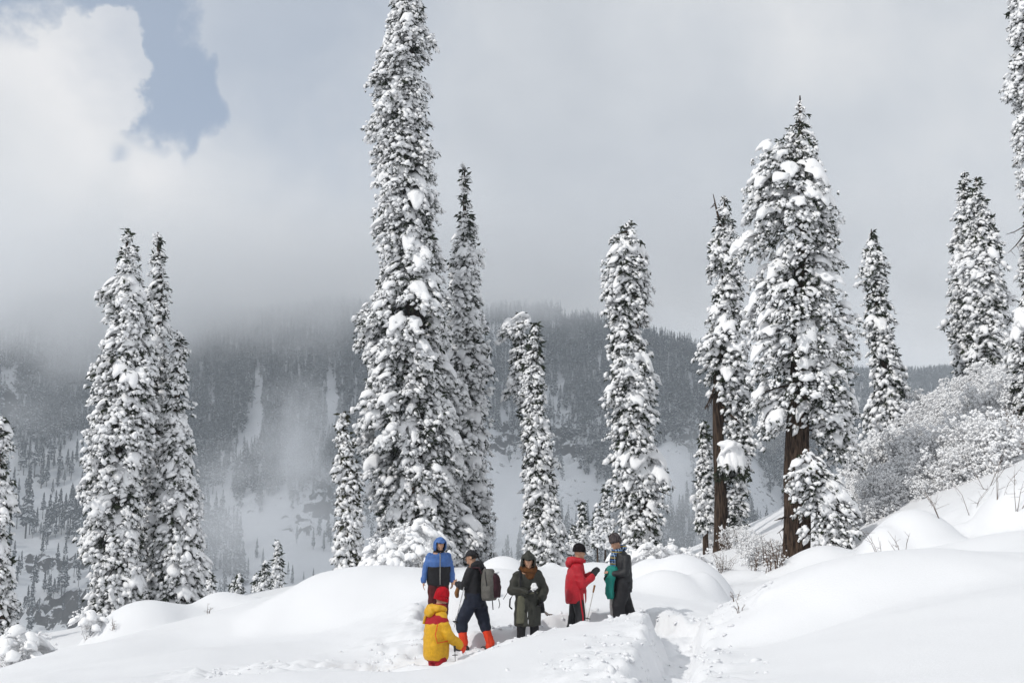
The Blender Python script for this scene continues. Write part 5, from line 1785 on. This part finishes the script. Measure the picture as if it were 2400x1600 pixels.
def person_yellow():
    r = person('person in a yellow jacket and red beanie seen from behind, sunk thigh-deep', 1003, 1351, 18.0, 1.74, (.84, .52))
    neck = (0.0, 0.05, 1.45)
    M = head_frame(neck, -0.35, 0.28)
    arms = (((-.175, .0, 1.31), (-.25, .10, 1.05), (-.16, .33, .94)), ((.175, .0, 1.31), (.265, .06, 1.05), (.25, .30, .86)))
    legs = (((-.10, 0, .90), (-.11, .04, .50), (-.12, 0, .09)), ((.10, 0, .90), (.11, .04, .50), (.12, 0, .09)))
    body_base(r, neck, M, legs, arms, [])
    for k in (0, 1):
        el, wr = np.array(arms[k][1]), np.array(arms[k][2])
        u = (wr - el) / np.linalg.norm(wr - el)
        blob('glove', hand_prims(arms[k][2], tuple(u), (1 if k == 0 else -1, 0, -.3), 1.0, -1 if k == 0 else 1, 1.12, .1, 1.25) + [('c', [tuple(wr - u * .06) + (.060,), tuple(wr + u * .02) + (.048,)])], ORANGE, r, .010, 2)
    blob('trousers', [leg_chain(*legs[0], (.10, .09, .08)), leg_chain(*legs[1], (.10, .09, .08)), ('l', [(0, 0, .62, .17, .13, 0), (0, 0, .80, .17, .13, 0), (0, .0, .95, .15, .12, 0)])], REDY, r, .014, 4, .008, 8)
    for k in (0, 1):
        boot(r, legs[k][2])
    blob('jacket', [('l', [(0, 0, .64, .185, .155, 0), (0, 0, .70, .212, .18, 0), (0, .0, .86, .222, .188, 0), (0, .0, 1.05, .22, .178, 0), (0, .0, 1.20, .215, .16, 0), (0, .01, 1.32, .185, .13, 0), (0, .03, 1.41, .11, .095, 0)]),
                    sleeve(*arms[0], (.084, .082, .064)), sleeve(*arms[1], (.084, .082, .064))], YELLOW, r, .013, 5, .011, 7)
    blob('yoke', [('l', [(0, .0, 1.195, .222, .166, 0), (0, .005, 1.25, .212, .157, 0), (0, .01, 1.32, .190, .134, 0), (0, .02, 1.38, .145, .115, 0)]), ('c', [(-.175, 0, 1.31, .087), (-.20, .03, 1.22, .087)]), ('c', [(.175, 0, 1.31, .087), (.20, .02, 1.22, .087)])], REDY, r, .013, 4, .006, 8)
    strap('back_stripe', [(-.10, -.11, 1.38), (-.105, -.145, 1.30), (-.11, -.166, 1.19)], YELLOW, r, .024)
    strap('arm_piping', [(.24, -.10, 1.22), (.235, -.14, 1.05), (.23, -.10, .92), (.30, .05, .95)], ORANGE, r, .007)
    blob('hood_roll', [('c', [(-.12, .08, 1.42, .045), (-.11, -.03, 1.44, .058), (0, -.11, 1.44, .068), (.11, -.03, 1.44, .058), (.12, .08, 1.42, .045)]), ('e', (0, -.13, 1.38), (.125, .06, .08))], YELLOW, r, .013, 4, .009, 11)
    blob('collar', [('l', [(0, .05, 1.42, .10, .10, 0), (0, .06, 1.50, .095, .10, 0)])], REDY, r, .012, 2, .004)
    beanie(r, neck, M, REDHAT, 1.10, 1.12)
    shell('beanie_fold', np.array(neck) + M @ np.array([0, -.008, .140]), (.099, .118, .13), M, lambda V: (V[:, 2] > -.30) & (V[:, 2] < .28), REDHAT, r, .010, .01)
    shell('beard', np.array(neck) + M @ np.array([0, .030, .082]), (.060, .068, .072), M, lambda V: (V[:, 2] < .0) & (V[:, 1] > -.2), HAIR, r, .006, .05)
    return r


person_blue()
rp = person_pack()
person_olive()
person_red()
person_black()
ry = person_yellow()
convert_pending()

pole('grey trekking pole planted by the person with the backpack', P(1070, 1331, 19.3), P(1043, 1440, 19.0))
pole('snow-coated trekking pole stuck upright between the red and black jackets', P(1366, 1343, 19.6), P(1347, 1432, 19.5), mat=TEALIN, gripmat=TAN)
pole('short dark pole end in the orange glove of the person in yellow', P(1044, 1482, 17.72), P(1046, 1518, 17.70), grip=0.09)

# ================================================================== shrubs, twigs, loose snow
def on_ground(X, Y, d0=12.0, d1=95.0):
    q = P(X, Y, 1.0)
    ds = np.arange(d0, d1, 0.15)
    h = H(q.x * ds, ds, detail=False)
    hit = np.where(h > q.z * ds)[0]
    d = ds[hit[0]] if len(hit) else d1
    return float(q.x * d), float(d)


OCT = (np.array([(1, 0, 0), (-1, 0, 0), (0, 1, 0), (0, -1, 0), (0, 0, 1), (0, 0, -1.)]) * np.array([.55, .4, .32]), np.array([(0, 2, 4), (2, 1, 4), (1, 3, 4), (3, 0, 4), (2, 0, 5), (1, 2, 5), (3, 1, 5), (0, 3, 5)]))


def make_shrub(seed, hgt=1.6, spread=0.8, stems=16, side=6, clod=0.075, per=7, pads=0):
    r = np.random.RandomState(seed)
    aw, asn = Acc(), Acc()
    tips = []
    for i in range(stems):
        a = r.uniform(0, 2 * math.pi)
        lean = r.uniform(0.1, 1.0) * spread
        L = hgt * r.uniform(0.6, 1.05)
        p0 = np.array([r.uniform(-.15, .15), r.uniform(-.15, .15), -0.25])
        p3 = np.array([math.cos(a) * lean, math.sin(a) * lean, L])
        p1_ = p0 * .6 + p3 * .4 + np.array([0, 0, .12])
        pm = p0 * .25 + p3 * .75 + np.array([0, 0, .08])
        v, f = tube([p0, p1_, pm, p3], [.017, .012, .008, .004], 4, cap=False)
        aw.add(v, f)
        for j in range(side):
            t = r.uniform(.12, 1.0)
            b = p0 * (1 - t) + p3 * t + np.array([0, 0, .25 * t * (1 - t)])
            e = b + np.array([r.normal(0, .20), r.normal(0, .20), r.uniform(-.06, .34)]) * hgt / 1.6
            m = (b + e) / 2 + r.normal(0, .03, 3)
            v, f = tube([b, m, e], [.007, .005, .003], 3, cap=False)
            aw.add(v, f)
            tips.append((b, e))
    T, S = [], []
    for b, e in tips:
        for q in range(per):
            t = r.uniform(0.1, 1.05)
            T.append(b + (e - b) * t + r.normal(0, .035, 3) + np.array([0, 0, .02]))
            S.append(clod * r.uniform(.5, 1.5))
    T, S = np.array(T), np.array(S)
    M = frames(r.uniform(0, 6.28, len(T)), r.uniform(-.9, .5, len(T)), r.uniform(-.5, .5, len(T)), S * 1.5)
    place(asn, [OCT], r, M, T)
    if pads:
        a = r.uniform(0, 6.28, pads)
        rr = spread * np.sqrt(r.uniform(0, 1, pads))
        T = np.stack([np.cos(a) * rr, np.sin(a) * rr, hgt * (1.0 - .6 * (rr / spread) ** 2) * r.uniform(.75, 1.0, pads)], 1)
        sc = r.uniform(.35, .8, pads) * hgt / 1.6
        place(asn, PADS_HI, r, frames(a, -r.uniform(-.1, .35, pads), r.uniform(-.2, .2, pads), np.stack([sc, sc, sc * .85], 1)), T)
    mw = aw.mesh('twigs')
    mw.materials.append(M_FROST if per > 3 else M_TWIG)
    ms = asn.mesh('snow_load')
    ms.materials.append(M_TSNOW)
    return mw, ms


SHRUBS = [make_shrub(500 + i, hgt=1.5, spread=1.0, stems=24, side=11, per=8, clod=0.072) for i in range(4)]
SHRUB_BARE = [make_shrub(520 + i, hgt=1.5, spread=.9, stems=24, side=10, per=2, clod=0.05) for i in range(2)]
SHRUB_PAD = [make_shrub(540 + i, hgt=1.3, spread=1.0, stems=12, side=5, per=5, clod=.08, pads=30) for i in range(3)]
SHRUB_THIN = [make_shrub(560 + i, hgt=0.9, spread=0.5, stems=6, side=5, per=1, clod=.05) for i in range(3)]


def put_shrub(kind, x, y, s, rz, label, group, dz=0.0, sz=1.0, name='snowy_shrub'):
    root = empty(name, (x, y, gh(x, y) + dz), rz)
    root.scale = (s, s, s * sz)
    tag(root, label, 'shrub', group)
    tw = add_obj('twigs', kind[0], parent=root)
    add_obj('snow_load', kind[1], parent=tw)
    tw['kind'] = 'stuff'
    return root


rsh = np.random.RandomState(9)
# thicket on the right slope: rows of pixels on the bank, ragged
spots = []
for Y in range(905, 1235, 21):
    lo = np.interp(Y, [900, 930, 960, 1000, 1040, 1090, 1150, 1200, 1235], [2170, 2150, 2085, 2050, 2015, 1970, 1965, 1965, 1990])
    hi = np.interp(Y, [900, 1000, 1080, 1110, 1160, 1200, 1235], [2352, 2352, 2352, 2310, 2210, 2130, 2060])
    X = lo + rsh.uniform(0, 14)
    while X < hi:
        if Y > np.interp(X, [1960, 2040, 2100, 2200, 2290, 2352], [1235, 1180, 1150, 1115, 1085, 1065]):
            X += 30
            continue
        spots.append((X + rsh.uniform(-8, 8), Y + rsh.uniform(-8, 8)))
        X += rsh.uniform(24, 38)
for (X, Y) in spots:
    x, y = on_ground(X, Y)
    bare = abs(X - 2330) < 30 and 1020 < Y < 1120
    k = SHRUB_BARE[rsh.randint(2)] if bare else SHRUBS[rsh.randint(4)]
    if X > 2300 and Y < 1000:
        lb = 'white frosted shrub high on the right bank beside the edge spruce'
    elif bare:
        lb = 'browner bare shrub at the right end of the frosted thicket'
    elif Y < 990:
        lb = 'frosted shrub at the top of the thicket below the twin spruces'
    elif X < 2060:
        lb = 'frosted shrub at the left foot of the thicket near the bulky spruce'
    else:
        lb = 'frosted leafless shrub in the middle of the right-hand thicket'
    put_shrub(k, x, y, rsh.uniform(.6, 1.25) * (0.7 if Y > 1150 else 1), rsh.uniform(0, 6.28), lb, lb, dz=-.25, sz=rsh.uniform(.75, 1.2))
# brush between the brown trunks
for i in range(20):
    X, Y = rsh.uniform(1585, 1795), rsh.uniform(1225, 1322)
    if X > 1720 and Y < 1255:
        continue
    x, y = on_ground(X, Y, 26)
    k = (SHRUBS + SHRUB_BARE)[rsh.randint(6)]
    put_shrub(k, x, y, rsh.uniform(.5, .9), rsh.uniform(0, 6.28), 'frosted brush between the snow-domed trunk and the thick brown trunk', 'brush between the brown trunks', dz=-.35)
for i in range(7):
    X, Y = rsh.uniform(1700, 1800), rsh.uniform(1285, 1318)
    x, y = on_ground(X, Y, 26)
    put_shrub(SHRUB_THIN[i % 3], x, y, rsh.uniform(.7, 1.1), rsh.uniform(0, 6.28), 'thin bare twigs in snow left of the thick brown trunk', 'twigs left of the thick brown trunk', dz=-.15)
# snow-smothered bush by the giant spruce
for i, (X, Y, dd, s) in enumerate(((885, 1262, 33, .70), (925, 1240, 34, .75), (968, 1222, 34.5, .75), (905, 1288, 32, .6), (868, 1285, 33, .55), (955, 1268, 32.5, .7))):
    p = P(X, Y, dd)
    put_shrub(SHRUB_PAD[i % 3], p.x, p.y, s, i * 1.3, ('snow-smothered bush at the giant spruce foot, left of the middle one', 'middle snow-smothered bush at the giant spruce foot', 'highest snow-smothered bush at the giant spruce foot, above the blue hood', 'lowest middle snow-smothered bush at the giant spruce foot', 'leftmost snow-smothered bush at the giant spruce foot', 'snow-smothered bush at the giant spruce foot nearest the blue jacket')[i], 'bush at the giant spruce foot', dz=(p.z - gh(p.x, p.y)) - 0.75 * s)
for i, (X, Y, dd, s, lb) in enumerate(((205, 1432, 31, .55, 'small bush under a snow cap left of the low mounds on the left'), (262, 1432, 30.5, .55, 'small bare bush poking from the left low mound'),
                                       (40, 1495, 26, .8, 'snow-capped bush in the lower left corner'), (75, 1505, 27, .6, 'little snow lump bush beside the lower left corner bush'), (5, 1530, 25, .7, 'frosted bush cut off by the lower left edge'),
                                       (1320, 1300, 30, .55, 'dry twiggy bush behind the person in red'), (1345, 1305, 29, .5, 'low twiggy bush between the red and black jackets'),
                                       (1500, 1285, 30, .7, 'snowy bush just right of the person in black'), (1545, 1290, 31, .7, 'snowy bush further right of the person in black'), (1440, 1290, 33, .7, 'snowy bush behind the shoulder of the person in black'), (1590, 1300, 30, .6, 'snowy bush left of the brush between the trunks'))):
    p = P(X, Y, dd)
    k = SHRUB_PAD[i % 3] if 'snow' in lb.split(' bush')[0] or 'cap' in lb else SHRUB_THIN[i % 3]
    put_shrub(k, p.x, p.y, s, i * 2.1, lb, None, dz=(p.z - gh(p.x, p.y)) - 0.6 * s)


# bare twigs poking out of the snow
def dry_twig(X, Y, dd, L, seed, label):
    r = np.random.RandomState(seed)
    if dd is None:
        x, y = on_ground(X, Y)
    else:
        p = P(X, Y, dd)
        x, y = p.x, p.y
    acc = Acc()
    for i in range(3):
        a = r.uniform(0, 6.28)
        e = np.array([math.cos(a) * L * .6, math.sin(a) * L * .4, L * r.uniform(.5, 1)])
        v, f = tube([(0, 0, -.2), e * .5 + r.normal(0, .04 * L, 3), e], [.008, .005, .002], 5)
        acc.add(v, f)
        for j in range(4):
            t = r.uniform(.3, .95)
            b = e * t
            v, f = tube([b, b + r.normal(0, .16 * L, 3) + np.array([0, 0, .08 * L])], [.004, .0015], 4)
            acc.add(v, f)
    o = add_obj('dry_twig', acc.mesh('dry_twig'), M_TWIG, None, (x, y, gh(x, y)))
    tag(o, label, 'twig')


for a in ((2025, 1250, 23, .7, 1, 'bent dry twig beside the left end of the smooth hump'), (2075, 1262, 23, .5, 2, 'short dry twig at the notch between the two right mounds'), (2165, 1195, None, .8, 3, 'dry twigs on the flank of the upper right mound'),
          (2230, 1185, None, .9, 4, 'dry branching twigs below the frosted thicket'), (2290, 1170, None, 1.0, 5, 'tall dry twig standing near the right edge'), (2335, 1190, None, .9, 6, 'dry twig rising from the snow at the right edge'),
          (2265, 1120, None, 1.2, 7, 'forked dry stems under a snow cap on the right bank'), (1690, 1378, None, .16, 8, 'tiny twig above the shadowed hollow'), (1700, 1412, None, .14, 9, 'tiny twig at the edge of the shadowed hollow'), (1790, 1262, 36, 1.3, 10, 'hanging dead twigs left of the thick brown trunk'),
          (475, 1410, None, .3, 11, 'small dark twig stub on the left round mound')):
    dry_twig(*a)


# crumbled snow thrown up along the trench
rc = np.random.RandomState(4)
acc = Acc()
T, S = [], []
lines = [(TRENCH[0][i][:2], TRENCH[0][i + 1][:2], TRENCH[0][i][3]) for i in range(len(TRENCH[0]) - 1)] + [((a.x, a.y), (b.x, b.y), .2) for a, b in TRAMPLED]
for (a, b, hw) in lines:
    L = math.hypot(b[0] - a[0], b[1] - a[1])
    for q in range(int(L * 26)):
        t = rc.rand()
        off = rc.choice([-1, 1]) * (hw + abs(rc.normal(.15, .32)))
        nx, ny = -(b[1] - a[1]) / L, (b[0] - a[0]) / L
        T.append((a[0] + (b[0] - a[0]) * t + nx * off, a[1] + (b[1] - a[1]) * t + ny * off))
        S.append(min(.12, abs(rc.normal(0, .035)) + .015))
T = np.array(T)
S = np.array(S)
zg = H(T[:, 0], T[:, 1])
place(acc, [make_clod(50 + i) for i in range(6)], rc, frames(rc.uniform(0, 6.28, len(T)), rc.uniform(-.6, .6, len(T)), rc.uniform(-.6, .6, len(T)), S * 1.4), np.stack([T[:, 0], T[:, 1], zg + S * .12], 1))
o = add_obj('snow_crumbs', acc.mesh('snow_crumbs'), M_SNOW)
tag(o, 'loose snow crumbs scattered along the trodden trench', kind='stuff')

_tot = 0
for _o in bpy.data.objects:
    if _o.type == 'MESH':
        _tot += len(_o.data.loops) - 2 * len(_o.data.polygons)
print('TRIANGLES incl. repeats', _tot)
print('TRIANGLES unique', sum(len(m.loops) - 2 * len(m.polygons) for m in bpy.data.meshes))

# ================================================================== air: haze, low cloud, valley mist
def vol_box(name, lo, hi):
    (x0, y0, z0), (x1, y1, z1) = lo, hi
    V = np.array([(x, y, z) for z in (z0, z1) for y in (y0, y1) for x in (x0, x1)], float)
    F = np.array([(0, 2, 3, 1), (4, 5, 7, 6), (0, 1, 5, 4), (2, 6, 7, 3), (0, 4, 6, 2), (1, 3, 7, 5)])
    return np_mesh(name, V, F, smooth=False)


def vol_mat(name, build, color=(0.97, 0.975, 0.985), step=1.0, aniso=0.0):
    m = bpy.data.materials.new(name)
    m.use_nodes = True
    nt = m.node_tree
    nt.nodes.clear()
    out = N(nt, 'ShaderNodeOutputMaterial')
    pv = N(nt, 'ShaderNodeVolumePrincipled')
    pv.inputs['Color'].default_value = (color[0], color[1], color[2], 1)
    pv.inputs['Anisotropy'].default_value = aniso
    nt.links.new(pv.outputs[0], out.inputs['Volume'])
    r = build(nt)
    if isinstance(r, (int, float)):
        pv.inputs['Density'].default_value = r
    else:
        nt.links.new(r, pv.inputs['Density'])
    m.cycles.volume_step_rate = step
    return m


haze = add_obj('haze', vol_box('haze', (-1150, -60, -170), (1550, 2650, 360)), vol_mat('haze_air', lambda nt: 0.00024, (0.86, 0.93, 1.0)))
tag(haze, 'thin pale winter haze filling the valley air', kind='stuff')


def cloud_density(nt):
    tc = N(nt, 'ShaderNodeTexCoord')
    sep = N(nt, 'ShaderNodeSeparateXYZ')
    nt.links.new(tc.outputs['Object'], sep.inputs[0])
    n1 = N(nt, 'ShaderNodeTexNoise', inp={'Scale': 0.010, 'Detail': 4.0, 'Roughness': 0.55})
    nt.links.new(tc.outputs['Object'], n1.inputs['Vector'])
    # cloud base climbs towards the right
    base = math_n(nt, 'MULTIPLY_ADD', math_n(nt, 'ADD', sep.outputs['X'], 400.0), 0.14, 128.0)
    base = math_n(nt, 'MINIMUM', base, 228.0)
    h = math_n(nt, 'SUBTRACT', sep.outputs['Z'], base)
    h = math_n(nt, 'ADD', h, math_n(nt, 'MULTIPLY', math_n(nt, 'SUBTRACT', n1.outputs[0], 0.5), 210.0))
    lo = N(nt, 'ShaderNodeMapRange', interpolation_type='SMOOTHSTEP', inp={'From Min': 0.0, 'From Max': 75.0, 'To Min': 0.0, 'To Max': 1.0})
    nt.links.new(h, lo.inputs[0])
    hi = N(nt, 'ShaderNodeMapRange', interpolation_type='SMOOTHSTEP', inp={'From Min': 205.0, 'From Max': 330.0, 'To Min': 1.0, 'To Max': 0.0})
    nt.links.new(sep.outputs['Z'], hi.inputs[0])
    return math_n(nt, 'MULTIPLY', math_n(nt, 'MULTIPLY', lo.outputs[0], hi.outputs[0]), 0.012)


cloud = add_obj('fog_bank', vol_box('fog_bank', (-1000, 900, 90), (1500, 1420, 350)), vol_mat('fog_bank_vapour', cloud_density, (0.996, 0.997, 0.998), 0.6))
tag(cloud, 'grey fog bank clinging to the mountain and hiding its crest', kind='stuff')


def mist_density(seed, amount):
    def f(nt):
        tc = N(nt, 'ShaderNodeTexCoord')
        ln = N(nt, 'ShaderNodeVectorMath', operation='LENGTH')
        nt.links.new(tc.outputs['Object'], ln.inputs[0])
        n1 = N(nt, 'ShaderNodeTexNoise', inp={'Scale': 1.9, 'Detail': 5.0, 'Roughness': 0.6})
        mp = N(nt, 'ShaderNodeMapping', inp={'Location': (seed * 3.1, seed * 1.7, seed)})
        nt.links.new(tc.outputs['Object'], mp.inputs[0])
        nt.links.new(mp.outputs[0], n1.inputs['Vector'])
        r = math_n(nt, 'ADD', ln.outputs['Value'], math_n(nt, 'MULTIPLY', math_n(nt, 'SUBTRACT', n1.outputs[0], 0.5), 2.2))
        mr = N(nt, 'ShaderNodeMapRange', interpolation_type='SMOOTHSTEP', inp={'From Min': 0.0, 'From Max': 0.85, 'To Min': 1.0, 'To Max': 0.0})
        nt.links.new(r, mr.inputs[0])
        # nothing at the hull
        ed = N(nt, 'ShaderNodeMapRange', interpolation_type='SMOOTHSTEP', inp={'From Min': 0.75, 'From Max': 0.98, 'To Min': 1.0, 'To Max': 0.0})
        nt.links.new(ln.outputs['Value'], ed.inputs[0])
        return math_n(nt, 'MULTIPLY', math_n(nt, 'MULTIPLY', mr.outputs[0], ed.outputs[0]), amount)
    return f


for k, (X, Y, d, rx, ry, rz, am, lab) in enumerate((
        (680, 1010, 800, 50, 45, 66, 0.026, 'tall puff of mist rising in the valley left of the giant spruce'),
        (600, 1190, 700, 110, 60, 60, 0.014, 'broad mist bank lying in the snow bowl below the puff'),
        (1150, 1190, 640, 70, 50, 55, 0.010, 'mist bank in the hollow behind the slim middle spruces'),
        (1570, 1150, 640, 62, 50, 65, 0.012, 'mist bank between the rounded spruce and the brown trunks'),
        (930, 1060, 58.0, 0.55, 0.5, 3.6, 0.35, 'powder snow sifting down the front of the giant spruce'),
        (1768, 985, 40.0, 0.8, 0.8, 1.3, 0.30, 'powder snow drifting under the bulky spruce by the brown trunk'),
        (60, 930, 860, 70, 40, 40, 0.006, 'faint mist streak over the forest at the left edge'))):
    o = add_obj('mist_bank', np_mesh('mist_bank', *ICO3), vol_mat('mist_%d' % k, mist_density(k + 1, am), (0.95, 0.96, 0.975), 0.6), loc=P(X, Y, d))
    o.scale = (rx, ry, rz)
    tag(o, lab, kind='stuff')


deck = add_obj('overcast_cloud', np_mesh('overcast_cloud', *ICO3), vol_mat('overcast_cloud_vapour', mist_density(11, 0.022), (0.996, 0.997, 0.998), 0.6), loc=(-560, 430, 740))  # cloud out of view, added to keep direct sun off the far slope
deck.scale = (1250, 600, 95)
tag(deck, 'unseen overcast cloud over the valley, added to shade the far slope', kind='stuff')
